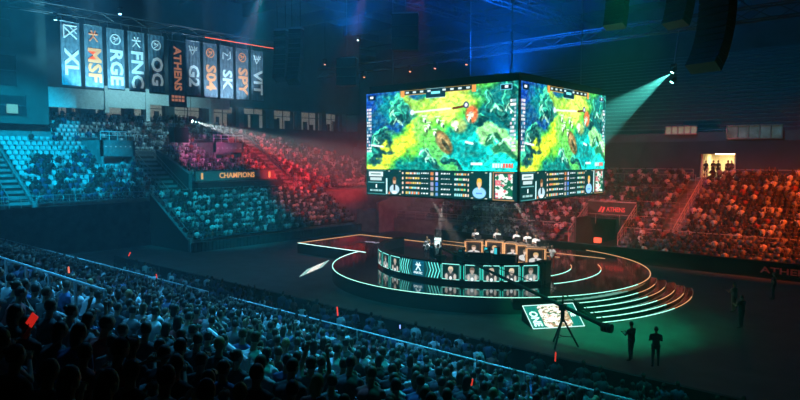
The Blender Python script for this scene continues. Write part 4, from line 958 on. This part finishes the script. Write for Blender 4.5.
    head = (np.abs(loc[:, 0]) < .11) & (loc[:, 2] > -.12) & (loc[:, 2] < .14) & (np.abs(loc[:, 1]) < .13); mi[head] = 0
    for s in (-1, 1): mi[(np.hypot(loc[:, 0] - s * .032, loc[:, 2] - .008) < .012) & (loc[:, 1] > .05)] = 4
    mi[(np.abs(loc[:, 0]) < .024) & (np.abs(loc[:, 2] + .055) < .009) & (loc[:, 1] > .06)] = 5
    mi[nb:] = 0
    me.polygons.foreach_set('material_index', mi.astype('i')); me.polygons.foreach_set('use_smooth', [True] * nf)
    me.name = name
    return me, (h, M)
def hair_mesh(name, hM, style='short'):
    h, M = hM; mb = MB()
    mb.ball((0, -.010, .010), (.084, .100, .113), 14, 10)
    if style == 'long': mb.ball((0, -.055, -.07), (.085, .06, .14), 12, 8)
    if style == 'bun': mb.ball((0, -.10, .06), (.04, .04, .04), 8, 6)
    if style == 'cap':
        mb.tube([(0, .05, .05), (0, .16, .035)], [.07, .05], 8)
    if style == 'headset':
        pts = [(.093 * math.cos(a), -.005, .0 + .125 * math.sin(a)) for a in np.linspace(0, PI, 9)]; mb.tube(pts, .012, 5)
        for s in (-1, 1): mb.tube([(s * .075, 0, -.005), (s * .105, 0, -.005)], .035, 8)
    me_v = [Vector(v) for v in mb.v]
    ok = [(v.z > (-.075 if v.y < .03 else .0) - (0 if style != 'long' else .3)) and not (v.y > .045 and v.z < .045 and style != 'cap') or (style == 'headset' and abs(v.x) > .07) for v in me_v]
    f = [q for q in mb.f if all(ok[i] for i in q)]
    b = MB(); b.v = [tuple(h + M @ v) for v in me_v]; b.f = f; b.mi = [0] * len(f)
    o = b.build(name, HAIRM, smooth=True); me = o.data; bpy.data.objects.remove(o)
    bm = bmesh.new(); bm.from_mesh(me); bmesh.ops.delete(bm, geom=[v for v in bm.verts if not v.link_faces], context='VERTS'); bm.to_mesh(me); bm.free()
    return me
def seated(lean=0., arms='lap', turn=0., hscale=1.):
    z0 = .47; ly = lean
    J = dict(pelvis=(0, 0, z0 + .08), chest=(0, .04 + ly * .6, z0 + .42), neck=(0, .03 + ly, z0 + .60), head=(0, .06 + ly * 1.15, z0 + .77), face=(math.sin(turn), math.cos(turn), -.1))
    for s, g in (('L', -1), ('R', 1)):
        J['sh' + s] = (g * .200, .02 + ly * .9, z0 + .49); J['hp' + s] = (g * .09, .03, z0 + .06); J['kn' + s] = (g * .12, .43, z0 + .06); J['an' + s] = (g * .13, .40, .10); J['to' + s] = (g * .14, .55, .05)
        if arms == 'lap': J['el' + s] = (g * .25, .08 + ly * .5, z0 + .23); J['wr' + s] = (g * .10, .32 + ly * .2, z0 + .19)
        elif arms == 'clap': J['el' + s] = (g * .24, .20 + ly * .7, z0 + .28); J['wr' + s] = (g * .06, .36 + ly, z0 + .46); J['palm' + s] = (-g, 0, 0)
        elif arms == 'up': J['el' + s] = (g * .26, .16 + ly, z0 + .66); J['wr' + s] = (g * .20, .20 + ly, z0 + .92); J['palm' + s] = (0, 1, 0)
        elif arms == 'oneup':
            if g > 0: J['el' + s] = (.27, .18 + ly, z0 + .60); J['wr' + s] = (.24, .26 + ly, z0 + .86); J['palm' + s] = (0, 1, 0)
            else: J['el' + s] = (-.25, .08 + ly * .5, z0 + .23); J['wr' + s] = (-.10, .32 + ly * .2, z0 + .19)
        elif arms == 'chin': J['el' + s] = (g * .17, .30 + ly, z0 + .22); J['wr' + s] = (g * .06, .22 + ly, z0 + .48); J['palm' + s] = (0, -1, 0)
        elif arms == 'desk': J['el' + s] = (g * .25, .20 + ly, z0 + .28); J['wr' + s] = (g * .14, .44 + ly, z0 + .30)
        elif arms == 'cross': J['el' + s] = (g * .25, .14 + ly * .6, z0 + .25); J['wr' + s] = (-g * .10, .24 + ly * .6, z0 + .32)
    return J
def standing(arms='down', turn=0., stride=.06):
    J = dict(pelvis=(0, 0, .98), chest=(0, .01, 1.30), neck=(0, .0, 1.50), head=(0, .03, 1.66), face=(math.sin(turn), math.cos(turn), -.12))
    for s, g in (('L', -1), ('R', 1)):
        J['sh' + s] = (g * .19, 0, 1.40); J['hp' + s] = (g * .09, 0, .92); J['kn' + s] = (g * .11, .03 + g * stride * .5, .50); J['an' + s] = (g * .12, g * stride, .09); J['to' + s] = (g * .14, g * stride + .15, .045)
        if arms == 'down': J['el' + s] = (g * .25, -.02, 1.12); J['wr' + s] = (g * .25, .06, .86); J['palm' + s] = (-g, 0, 0)
        elif arms == 'cross': J['el' + s] = (g * .25, .10, 1.16); J['wr' + s] = (-g * .08, .24, 1.22)
        elif arms == 'hold': J['el' + s] = (g * .24, .12, 1.17); J['wr' + s] = (g * .12, .38, 1.22)
        elif arms == 'wave':
            if g > 0: J['el' + s] = (.30, .10, 1.52); J['wr' + s] = (.26, .16, 1.80); J['palm' + s] = (0, 1, 0)
            else: J['el' + s] = (-.28, .10, 1.18); J['wr' + s] = (-.36, .30, 1.22)
    return J
POSES = [('sits upright', seated(0.02, 'lap')), ('leans forward', seated(.20, 'lap', .25)), ('claps', seated(.08, 'clap', -.2)), ('rests chin on hands', seated(.26, 'chin', 0)),
         ('sits with arms crossed', seated(0., 'cross', .35)), ('raises one arm', seated(.05, 'oneup', .1)), ('sits turned', seated(.05, 'lap', -.5)), ('raises both arms', seated(.02, 'up', 0))]
STY = ['short', 'short', 'long', 'short', 'bun', 'cap', 'short', 'long']
BODY = []
for i, (nm, J) in enumerate(POSES):
    me, hM = person_mesh('person_body', J, voxel=.022, ratio=.5)
    BODY.append((nm, me, [(s, hair_mesh('hair', hM, s)) for s in ('short', 'long', 'cap', 'bun')]))
def put_person(me, hairme, loc, rz, label, cat='person', group=None, shirt=(.3, .3, .3, 1), hair=(.02, .014, .01, 1), scale=1., hname='hair'):
    o = bpy.data.objects.new('person', me); COL.objects.link(o); o.location = loc; o.rotation_euler = (0, 0, rz); o.scale = (scale,) * 3; o.color = shirt
    tag(o, label, cat, group)
    h = bpy.data.objects.new(hname, hairme); COL.objects.link(h); h.parent = o; h.color = hair
    return o

# a tip-up stand seat: pan + bracket with a curved backrest as its part
b = MB(); b.prism([(-.22, -.02), (.22, -.02), (.21, .38), (.12, .42), (-.12, .42), (-.21, .38)], .40, .45); b.box(-.03, .02, .0, .03, .12, .40); b.box(-.2, .3, .37, .2, .38, .40)
seat0 = b.build('stadium_seat', SEATD); 
b = MB(); vs = []
for k in range(7):
    a = (k - 3) / 3; vs += [(a * .22, -.06 + .05 * (a * a), .44), (a * .21, -.12 + .05 * a * a, .82 - .05 * a * a), (a * .22, -.09 + .05 * (a * a), .44), (a * .21, -.15 + .05 * a * a, .82 - .05 * a * a)]
fs = []
for k in range(6): a = 4 * k; fs += [(a, a + 4, a + 5, a + 1), (a + 2, a + 3, a + 7, a + 6), (a + 1, a + 5, a + 7, a + 3), (a, a + 2, a + 6, a + 4)]
b.add(vs, fs); back0 = b.build('backrest', SEATD, seat0)
SEATP = mat('pale_seat_individual', (.42, .46, .48), .45)
seatp_me = seat0.data.copy(); seatp_me.materials.clear(); seatp_me.materials.append(SEATW); backp_me = back0.data.copy(); backp_me.materials.clear(); backp_me.materials.append(SEATW)
SEAT_ME, BACK_ME = seat0.data, back0.data
bpy.data.objects.remove(back0); bpy.data.objects.remove(seat0)
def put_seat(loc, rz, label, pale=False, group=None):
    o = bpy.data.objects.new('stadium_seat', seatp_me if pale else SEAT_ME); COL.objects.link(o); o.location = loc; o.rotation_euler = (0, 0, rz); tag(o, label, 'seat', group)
    h = bpy.data.objects.new('backrest', backp_me if pale else BACK_ME); COL.objects.link(h); h.parent = o

# ---- near stand occupants: every row, the nearest ones as persons of their own
TONES = [('dark', (.035, .04, .05, 1), .40), ('black', (.015, .015, .018, 1), .16), ('grey', (.16, .17, .18, 1), .14), ('blue', (.05, .09, .22, 1), .10), ('pale', (.55, .58, .60, 1), .15), ('red', (.30, .04, .04, 1), .05)]
HAIRS = [('black', (.008, .007, .006, 1)), ('dark brown', (.03, .018, .01, 1)), ('brown', (.07, .04, .02, 1)), ('fair', (.28, .18, .08, 1))]
rr = random.Random(5)
def pick_tone(r_):
    t = r_.random(); s = 0
    for q in TONES:
        s += q[2]
        if t < s: return q
    return TONES[0]
near = []
for k in range(0, 17):
    y = 16.1 - .85 * k - .45; z = 1.3 + .28 * k
    x = -59.8 + rr.random() * .3
    while x < 10:
        x += .60 + rr.uniform(-.03, .03)
        if abs(x + 25.6) < .6 and k < 17 and False: continue
        if -12.6 < x < -11.6: continue                     # aisle
        if -31.2 < x < -30.2: continue
        if -48 < x < -47: continue
        if rr.random() < .07: continue
        if k == 12 and -20 < x < -12.0: continue
        if math.hypot(x, y) < 4.5: continue
        px, py, d = proj(x, y, z + .9)
        if d < 1 or px < -30 or px > 830 or py > 445: continue
        near.append((d, k, x, y + rr.uniform(-.08, .06), z, px))
near.sort()
NI = 285
ind, rest_near = near[:NI], near[NI:]
rowlists = {}
for p in near:
    if 0 <= p[5] <= 800: rowlists.setdefault(p[1], []).append(p[5])
for k in rowlists: rowlists[k].sort()
CUT = {}
for j, (d, k, x, y, z, px) in enumerate(ind):
    pi_ = rr.choices(range(8), (5, 4, 2.2, 2.5, 2.5, .45, 4, .25))[0]
    if d < 7.5 and pi_ in (5, 7): pi_ = 0
    nm, me, hs = BODY[pi_]; hn, hm = rr.choices(hs, (6, 2.4, 1.2, .8))[0]
    t = pick_tone(rr); hc = rr.choices(HAIRS, (5, 4, 2, .7))[0]
    if 0 <= px <= 800: place = '%s row up from the rail, %s from the left picture edge' % (ordinal(k + 1), ordinal(rowlists[k].index(px) + 1))
    else:
        CUT[(k, px < 0)] = CUT.get((k, px < 0), 0) + 1; place = '%s row up from the rail, %s past the %s picture edge' % (ordinal(k + 1), ordinal(CUT[(k, px < 0)]), 'left' if px < 0 else 'right')
    lab = '%s-topped spectator, %s' % (t[0], place)
    rz = dirto(x, y, CX + rr.uniform(-4, 4), CY) * .75 + rr.uniform(-.15, .15)
    put_person(me, hm, (x, y, z), rz, lab, group='spectators seated in the near stand', shirt=t[1], hair=hc[1], scale=rr.uniform(.94, 1.06), hname='cap' if hn == 'cap' else 'hair')
    if j < 240:
        put_seat((x, y - .05, z), 0, 'dark seat, ' + place, group='dark seats of the near stand')

# ---- low-detail crowds (nobody could count them one by one)
def small_person_parts(r_, pose):
    mb = MB(); lean = r_.uniform(0, .16)
    out = []
    def part(fn, c): n = len(mb.v); fn(); out.append((n, len(mb.v), c))
    return mb
def crowd(name, people, label, detail=1, legs=True, group=None, hmul=1.0):
    """people: list of (x, y, z, rz, shirt, skin, hair, armsup, lean)"""
    tv = []; tc = []; tf = []; n0 = 0
    def base(det, arms):
        m = MB(); cc = []
        def add(f, c): a = len(m.v); f(); cc.extend([c] * (len(m.v) - a))
        nn = 8 if det else 6
        add(lambda: m.tube([(0, 0, .40), (0, .02, .55), (0, .05, .88), (0, .05, 1.02), (0, .05, 1.07)], [.15, .15, .205, .17, .06], nn), 0)
        add(lambda: m.tube([(0, .05, 1.04), (0, .06, 1.14)], [.055, .055], 5, False), 1)
        add(lambda: m.ball((0, .075, 1.21), (.068, .082, .105), 8 if det else 6, 6 if det else 4), 1)
        add(lambda: m.ball((0, .062, 1.245), (.078, .098, .098), 8 if det else 6, 6 if det else 4), 2)
        for s in (-1, 1):
            add(lambda: m.tube([(s * .09, 0, .50), (s * .11, .42, .50)], [.09, .065], 5), 3)
            if det: add(lambda: m.tube([(s * .11, .42, .50), (s * .11, .42, .05)], [.06, .045], 5), 3)
            if arms == 1:
                add(lambda: m.tube([(s * .19, .05, .97), (s * .27, .2, 1.1)], [.06, .045], 5), 0); add(lambda: m.tube([(s * .27, .2, 1.1), (s * .20, .24, 1.4)], [.04, .035], 5), 1)
            else:
                add(lambda: m.tube([(s * .19, .04, .97), (s * .25, .10, .72)], [.06, .05], 5), 0); add(lambda: m.tube([(s * .25, .10, .72), (s * .10, .33, .68)], [.042, .04], 5), 1)
        return np.array(m.v), m.f, np.array(cc)
    B = [base(detail, 0), base(detail, 1)]
    fl = [(np.array([len(f) for f in q[1]]), np.concatenate([np.array(f) for f in q[1]])) for q in B]
    V = []; Cc = []; LS = []; LI = []; nv = 0
    for (x, y, z, rz, shirt, skin, hair, up_, lean) in people:
        v, f, c = B[1 if up_ else 0]; q = v * np.array((RNG.uniform(.92, 1.08), RNG.uniform(.92, 1.1), RNG.uniform(.90, 1.06))); q[:, 0] += np.maximum(q[:, 2] - .5, 0) * RNG.uniform(-.18, .18); q[:, 1] += np.maximum(q[:, 2] - .5, 0) * lean
        ca, sa = math.cos(rz), math.sin(rz); X = q[:, 0] * ca - q[:, 1] * sa + x; Y = q[:, 0] * sa + q[:, 1] * ca + y
        V.append(np.stack([X, Y, q[:, 2] * 1.0 + z], 1))
        tab = np.array([shirt, skin, hair, (.03, .03, .045)]); Cc.append(tab[c])
        cnt, idx = fl[1 if up_ else 0]; LS.append(cnt); LI.append(idx + nv); nv += len(v)
    V = np.concatenate(V); Cc = np.concatenate(Cc); LS = np.concatenate(LS); LI = np.concatenate(LI)
    me = bpy.data.meshes.new(name); me.vertices.add(len(V)); me.vertices.foreach_set('co', V.astype('f').ravel())
    me.loops.add(len(LI)); me.loops.foreach_set('vertex_index', LI.astype('i'))
    me.polygons.add(len(LS)); me.polygons.foreach_set('loop_start', np.concatenate([[0], np.cumsum(LS)[:-1]]).astype('i'))
    me.update(calc_edges=True)
    at = me.color_attributes.new('col', 'FLOAT_COLOR', 'POINT'); c4 = np.ones((len(V), 4)); c4[:, :3] = Cc; at.data.foreach_set('color', c4.astype('f').ravel())
    me.polygons.foreach_set('use_smooth', [True] * len(LS)); me.materials.append(CROWDM)
    o = bpy.data.objects.new(name, me); COL.objects.link(o); return tag(o, label, kind='stuff', group=group)
def cols(r_, bright=.5):
    t = r_.random()
    sh = (.42, .43, .45) if t < .16 * bright * 2 else (.20, .21, .22) if t < .34 * bright * 2 else (.05, .06, .12) if t < .5 else (.2, .04, .04) if t < .56 else (.02, .02, .025)
    s = r_.uniform(.12, .95) ** 1.3; sk = (.26 * s, .15 * s, .11 * s); h = r_.choice([(.01, .008, .007), (.03, .018, .01), (.06, .035, .02)])
    return sh, sk, h
def seats_mesh(name, pts, label, m):
    """pts: (x, y, z, rz)"""
    s = MB(); s.box(-.21, -.02, .40, .21, .36, .45); s.box(-.21, -.10, .45, .21, -.05, .84)
    v = np.array(s.v); f = np.array(s.f); V = []; F = []
    for i, (x, y, z, rz) in enumerate(pts):
        ca, sa = math.cos(rz), math.sin(rz); V.append(np.stack([v[:, 0] * ca - v[:, 1] * sa + x, v[:, 0] * sa + v[:, 1] * ca + y, v[:, 2] + z], 1)); F.append(f + i * len(v))
    V = np.concatenate(V); F = np.concatenate(F); me = bpy.data.meshes.new(name); me.vertices.add(len(V)); me.vertices.foreach_set('co', V.astype('f').ravel())
    me.loops.add(F.size); me.loops.foreach_set('vertex_index', F.ravel().astype('i')); me.polygons.add(len(F)); me.polygons.foreach_set('loop_start', np.arange(0, F.size, 4, dtype='i')); me.update(calc_edges=True)
    me.materials.append(m); o = bpy.data.objects.new(name, me); COL.objects.link(o); return tag(o, label, kind='stuff')

pp = []
for (d, k, x, y, z, px) in rest_near:
    sh, sk, h = cols(rr, .45); pp.append((x, y, z, dirto(x, y, CX, CY) * .75 + rr.uniform(-.3, .3), sh, sk, h, rr.random() < .06, rr.uniform(0, .3)))
crowd('near_crowd', pp, 'dense dim crowd filling the rest of the near stand behind its railing')
pp = []
for k in range(6):
    y = 17.2 + .88 * k; x = -45.
    while x < 7:
        x += .58
        if rr.random() < .22 or -13 < x < -11.8: continue
        sh, sk, h = cols(rr, .25); pp.append((x, y, .0, rr.uniform(-.3, .5), sh, sk, h, rr.random() < .05, rr.uniform(0, .2)))
crowd('floor_crowd', pp, 'dark crowd on the floor seats between the near railing and the barrier')

# end tier: seats and sparse to dense spectators
E_seats = []; E_pp = []; IND_SEATS = []
def clear_end(x, y):   # aisles and exit boxes
    for (a, c, xa, xb) in ((18.0, 20.2, -60, -74.5), (32.8, 35.8, -60, -68.5), (48.8, 51, -60, -72.5), (28.2, 32.5, -66.0, -71), (42, 47, -66.4, -71), (36.2, 48.2, -60, -63.6)):
        if a < y < c and xb < x < xa: return False
    return True
groups_c = [(random.Random(9).uniform(9, 33), 0) for _ in range(1)]
r9 = random.Random(21)
clumps = [(r9.uniform(-73.5, -62), r9.uniform(9, 34), r9.uniform(.7, 1.8)) for _ in range(34)]
for k in range(EN):
    x = -60.2 - EP * k - .42; z = EZ0 + ER * k; y = 8.6
    while y < 68.6:
        y += .55
        if k >= end_rows(y) or not clear_end(x, y) or (y < 25.9 and k > 12): continue
        if k < 2 and y > 35.6 and y < 48.2: continue
        E_seats.append((x, y, z, -PI / 2))
        if y < 33: pr = .92 if k < 3 else (.72 if any(math.hypot((x - a) * 1.0, y - b_) < c_ for a, b_, c_ in clumps) else .05 + .5 * max(0, (k - 15) / 4) * (y > 25) + .35 * max(0, (y - 27) / 6) * (k < 9))
        elif y < 36: pr = .5
        elif y < 64: pr = .86
        else: pr = .55
        if rr.random() < pr:
            sh, sk, h = cols(rr, .55 if y > 34 else .3); E_pp.append((x + .05, y, z, -PI / 2 + dirto(x, y, CX, CY) * .0 + rr.uniform(-.3, .1), sh, sk, h, rr.random() < .08, rr.uniform(0, .25)))
front = [s for s in E_seats if False]
crowd('end_tier_crowd', E_pp, 'crowd of small spectators spread over the end tier', detail=0)
occ = set((round(p[0] - .05, 2), round(p[1], 2)) for p in E_pp)
empt = [s for s in E_seats if (round(s[0], 2), round(s[1], 2)) not in occ and 9 < s[1] < 33]
def vis(s): 
    px, py, d = proj(s[0], s[1], s[2] + .6); return (0 < px < 800 and 0 < py < 400), d
ev = sorted([s for s in empt if vis(s)[0]], key=lambda s: vis(s)[1])[:58]
evs = set(ev); rows_ = {}
for s in sorted(ev, key=lambda s: s[1]): rows_.setdefault(round(s[0], 2), []).append(s)
for rx, ls in rows_.items():
    kk = int(round((-60.62 - rx) / EP)) + 1
    for i, s in enumerate(ls): put_seat((s[0], s[1], s[2]), s[3], 'pale empty seat, %s row of the end tier, %s empty from the left' % (ordinal(kk), ordinal(i + 1)), True, 'pale empty seats of the end tier')
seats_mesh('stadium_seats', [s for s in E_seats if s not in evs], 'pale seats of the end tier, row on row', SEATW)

LP = []; LS_ = []
for k in range(9):
    x = -53 - .8 * k - .42; z = .7 + .45 * k; y = 31.3
    while y < 52.4:
        y += .54; LS_.append((x, y, z, -PI / 2))
        if rr.random() < .93:
            sh, sk, h = cols(rr, .75); LP.append((x + .05, y, z, -PI / 2 + rr.uniform(-.2, .3), sh, sk, h, rr.random() < .15, rr.uniform(0, .2)))
crowd('lower_end_crowd', LP, 'packed crowd of the lower end stand in teal and orange light', detail=0)
FP_ = []; FS_ = []
for k in range(FN):
    y = FY0 + FP * k + .42; z = FZ0 + FR * k; x = -45
    while x < 6:
        x += .55
        if -18.2 < x < -16.6: continue
        if k < 5 and -26.6 < x < -21.0: continue
        FS_.append((x, y, z, PI))
        dens = .93 if x > -16.6 else .66 if x > -36 else .22
        if rr.random() < dens:
            sh, sk, h = cols(rr, .65); FP_.append((x, y - .05, z, PI + rr.uniform(-.2, .5), sh, sk, h, rr.random() < .08, rr.uniform(0, .2)))
for k in range(4):
    y = 52.6 + .9 * k + .45; z = .45 + .32 * k; x = -39
    while x < 6:
        x += .56
        if -27 < x < -20.6: continue
        FS_.append((x, y, z, PI))
        if rr.random() < .7: sh, sk, h = cols(rr, .4); FP_.append((x, y - .05, z, PI + rr.uniform(-.2, .5), sh, sk, h, False, rr.uniform(0, .2)))
crowd('far_crowd', FP_, 'crowd of the far stand glowing red and orange', detail=0)
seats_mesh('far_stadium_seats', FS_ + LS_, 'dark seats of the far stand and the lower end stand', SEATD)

# ---- players, hosts, crew
def one(J, style, loc, rz, label, shirt, hair=(.05, .03, .02, 1), scale=1., voxel=.02, group=None, trous=None, hname='hair'):
    mats = (SKIN, SHIRT, trous or TROUS, SHOE, EYEM, LIPM)
    me, hM = person_mesh('person_body', J, voxel, .6, mats); return put_person(me, hair_mesh('hair', hM, style), loc, rz, label, 'person', group, shirt, hair, scale, hname)
for i, (x, y) in enumerate(DK):
    rz = DESKS[i].rotation_euler.z; f = Vector((-math.sin(rz), math.cos(rz)))
    X, Y = x + f.x * 1.05, y + f.y * 1.05
    g = gaming_chair((X, Y, 1.72), rz + PI, 'dark gaming chair behind the %s orange-lit desk from the left' % ordinal(i + 1))
    b = MB(); b.box(-.6, -.6, 0, .6, .6, .76); tag(b.build('chair_riser', BLACK, loc=(X, Y, .96)), 'black riser block under the chair behind the %s orange-lit desk' % ordinal(i + 1), 'riser')
    bpy.data.objects[-1] if False else None
    one(seated(.10, 'desk' if i % 2 else 'cross', (.2, -.1, .1, -.2, 0)[i]), 'headset', (X, Y + 0.0, 1.74), rz + PI, 'player in white jersey with headset seated behind the %s orange-lit desk from the left' % ordinal(i + 1), WHITE_J, hname='headset_hair', scale=1.12,
        hair=[(.04, .03, .02, 1), (.3, .2, .1, 1), (.05, .03, .02, 1), (.02, .02, .02, 1), (.1, .06, .03, 1)][i])
one(standing('wave'), 'short', (-20.3, 40.1, .96), PI + .3, 'person in white top and red trousers, one arm raised, beside the last orange desk', WHITE_J, trous=mat('red_trousers', (.3, .04, .03), .8))
one(seated(.12, 'desk', -.3), 'headset', (-29.6, 37.2, 1.5), R(-60), 'host in white shirt seated by the side desk, farther from the crane', WHITE_J, hair=(.3, .2, .1, 1), hname='headset_hair')
one(seated(.15, 'desk', .1), 'headset', (-28.5, 36.0, 1.5), R(-50), 'host in white shirt seated by the side desk, nearer the crane', WHITE_J, hair=(.35, .25, .12, 1), hname='headset_hair')
for (x, y) in ((-29.6, 37.2), (-28.5, 36.0)):
    e = empty('stage_stool', (x, y, 1.5), 'small dark stool under the host at the side desk, %s the crane' % ('farther from' if y > 36.5 else 'nearer'), 'stool')
    b = MB(); b.tube([(0, 0, .38), (0, 0, .44)], .2, 12); b.build('seat', BLACK, e); b = MB(); b.tube([(0, 0, 0), (0, 0, .38)], .03); b.build('column', STEEL, e)
GREYJ = (.10, .10, .11, 1)
one(seated(.16, 'desk', 0), 'headset', (-26.3, 34.3, 1.52), dirto(-26.3, 34.3, -24.5, 40.5), 'player in pale jersey seen from behind in the chair nearest the crane arm tip', (.6, .6, .6, 1), hname='headset_hair')
one(seated(.16, 'desk', 0), 'short', (-23.9, 34.2, 1.52), dirto(-23.9, 34.2, -24.5, 40.5), 'player in dark jersey seen from behind, between laptop and glowing stations', GREYJ)
one(seated(.16, 'desk', 0), 'short', (-22.4, 35.0, 1.52), dirto(-22.4, 35.0, -24.5, 40.5), 'player in dark jersey seen from behind, beside the glowing stations', GREYJ)
# floor crew
DK_ = (.02, .02, .025, 1)
one(standing('hold', .1), 'short', (-9.75, 26.9, 0), R(70), 'crew member in dark clothes gripping the crane counterweight end', DK_)
one(standing('cross', 0), 'cap', (-8.65, 26.75, 0), R(25), 'person in black cap and black clothes standing alone on the green-lit floor', DK_, hair=(.01, .01, .01, 1), hname='cap')
one(standing('hold', 0), 'short', (-8.4, 39.3, 0), R(60), 'camera operator in pale shirt standing beyond the stage steps, farther one', (.35, .33, .3, 1), trous=mat('khaki_trousers', (.3, .24, .18), .8))
one(standing('hold', 0), 'short', (-7.3, 35.9, 0), R(60), 'crew member in dark clothes standing beyond the stage steps, nearer one', DK_)
one(standing('down', 0), 'short', (-7.3, 44.5, 0), R(90), 'dark figure standing by the barrier under the ATHENS lettering', (.05, .06, .07, 1))
for i, (x, y, a, l) in enumerate(((-18.15, 70.2, 'down', 'silhouetted person at the left wall of the lit exit'), (-17.55, 70.6, 'cross', 'silhouetted person in the middle of the lit exit, left of the pair'), (-17.1, 70.7, 'down', 'silhouetted person in the middle of the lit exit, right of the pair'), (-16.1, 70.4, 'down', 'dark figure at the right wall of the lit exit, inner one'), (-15.7, 70.0, 'cross', 'dark figure at the right wall of the lit exit, outer one'))):
    one(standing(a), 'short', (x, y, 6.85), PI + .6, l, DK_ if i < 3 else (.12, .07, .05, 1), voxel=.028)

# ================================================================ CAMERA CRANE
piv = Vector((-13.0, 26.85, 1.95)); tip = Vector((-20.6, 27.3, 3.95)); cw = piv + (piv - tip).normalized() * 2.3; u = (tip - piv).normalized()
e = empty('camera_crane', (piv.x, piv.y, 0), 'long black camera crane on a tripod reaching across the stage front', 'camera crane')
o_ = Vector((piv.x, piv.y, 0))
b = MB(); b.tube([tuple(cw - o_), tuple(piv - o_), tuple(tip - o_)], [.11, .10, .055], 8); bm_ = b.build('boom', BLACK, e)
b = MB(); b.tube([tuple(cw - o_ + Vector((0, 0, .3))), tuple(piv - o_ + Vector((0, 0, .62))), tuple(tip - o_ + Vector((0, 0, .1)))], .02, 5); b.tube([tuple(piv - o_), tuple(piv - o_ + Vector((0, 0, .62)))], .04, 5)
for k in range(1, 7): q = piv.lerp(tip, k / 7) - o_; b.tube([tuple(q), tuple(q + Vector((0, 0, .62 * (1 - k / 7) + .08)))], .012, 4)
b.build('tension_cable', BLACK, bm_)
b = MB()
for k in range(3): b.tube([(-.22 + k * .16, 0, -.02), (-.09 + k * .16, 0, -.02)], .21, 12)
w_ = b.build('counterweight', BLACK, e); w_.location = cw - o_; w_.rotation_euler = (0, 0, math.atan2(u.y, u.x))
b = MB(); b.tube([(0, 0, 1.2), tuple(piv - o_)], .1, 8); b.box(-.14, -.14, 1.75, .14, .14, 2.05); b.build('pan_head', BLACK, e)
for k in range(3):
    a = 2 * PI * k / 3 + .5; b = MB(); b.tube([(0, 0, 1.4), (.75 * math.cos(a), .75 * math.sin(a), .03)], .05, 6); b.tube([(0, 0, .5), (.5 * math.cos(a), .5 * math.sin(a), .5)], .02, 5); b.build('leg', BLACK, e)
b = MB(); t_ = tip - o_; b.box(t_.x - .05, t_.y - .05, t_.z - .55, t_.x + .05, t_.y + .05, t_.z); b.build('remote_head', BLACK, e)
b = MB(); b.box(t_.x - .16, t_.y - .12, t_.z - .75, t_.x + .16, t_.y + .3, t_.z - .42); b.tube([(t_.x, t_.y + .3, t_.z - .58), (t_.x, t_.y + .5, t_.z - .58)], .09, 10); b.build('camera_body', BLACK, e)

# ================================================================ GLOWING THINGS HELD IN THE CROWD
def stick(loc, rot, ln, color, st_, label, r=.02):
    ln *= .8; st_ *= .8
    e = empty('light_stick', loc, label, 'light stick'); e.rotation_euler = rot
    b = MB(); b.tube([(0, 0, 0), (0, 0, .08)], r * .8, 8); b.build('grip', BLACK, e)
    b = MB(); b.tube([(0, 0, .08), (0, 0, ln * .9), (0, 0, ln)], [r, r, r * .3], 8); b.build('glow_tube', mat('stick_' + label.split()[0], color, .4, emit=color, strength=st_), e)
def onray(px, py, d):
    f0 = np.array([-math.sin(TH), math.cos(TH), 0]); r0 = np.array([math.cos(TH), math.sin(TH), 0]); f = f0 * math.cos(P4) + np.array([0, 0, -math.sin(P4)]); up = np.cross(r0, f)
    p = (f + r0 * (px - 400) / 618 + up * (200 - py) / 618) * d; return (p[0], p[1], p[2] + 9)
RED = (1, .06, .03)
stick(onray(338, 318, 20.5), (.1, 0, 0), .5, RED, 1.6, 'red glowing light stick raised above the rail in the middle of the near crowd')
stick(onray(555, 364, 17.5), (0, .05, 0), .45, RED, 1.0, 'crimson light stick standing up near the barrier, farthest right')
stick(onray(471, 388, 14.5), (.2, .3, 0), .35, RED, .9, 'dim red light stick low in the near crowd')
stick(onray(69, 274, 15.5), (.3, .9, 0), .5, (1, .2, .12), 1.4, 'tilted orange light stick in the left crowd')
stick(onray(157, 280, 22), (.2, .2, 0), .3, RED, 1.3, 'small red light stick near the end of the rail')
stick(onray(128, 257, 25), (0, .8, 0), .4, RED, 1.3, 'tiny red light stick below the dark hall wall')
stick(onray(400, 331, 19.5), (0, 0, 0), .25, (.3, .4, 1), 2.0, 'violet light stick by the handrail')
def board(loc, rz, tilt, w_, h_, m, label, cat='board', name='cheering_board'):
    e = empty(name, loc, label, cat); e.rotation_euler = (tilt, .0, rz)
    b = MB(); b.box(-w_ / 2, -.006, -h_ / 2, w_ / 2, .006, h_ / 2); b.build('panel', m, e)
    b = MB(); b.tube([(0, 0, -h_ / 2 - .12), (0, 0, -h_ / 2 + .02)], .012, 6); b.build('handle', BLACK, e); return e
bd = board(onray(32, 320, 8.2), R(25), -.2, .11, .17, mat('red_glow_board', (.5, .05, .05), .6, emit=(1, .03, .02), strength=.45), 'small glowing red board held up low in the left crowd'); bd.rotation_euler = (-.2, .55, R(25))
bd = board(onray(150, 361, 6.6), R(40), .9, .50, .10, mat('grey_clapper', (.35, .42, .48), .5), 'long grey cardboard clapper held flat in the crowd'); bd.rotation_euler = (1.2, -.35, R(30))

bpy.context.view_layer.update()
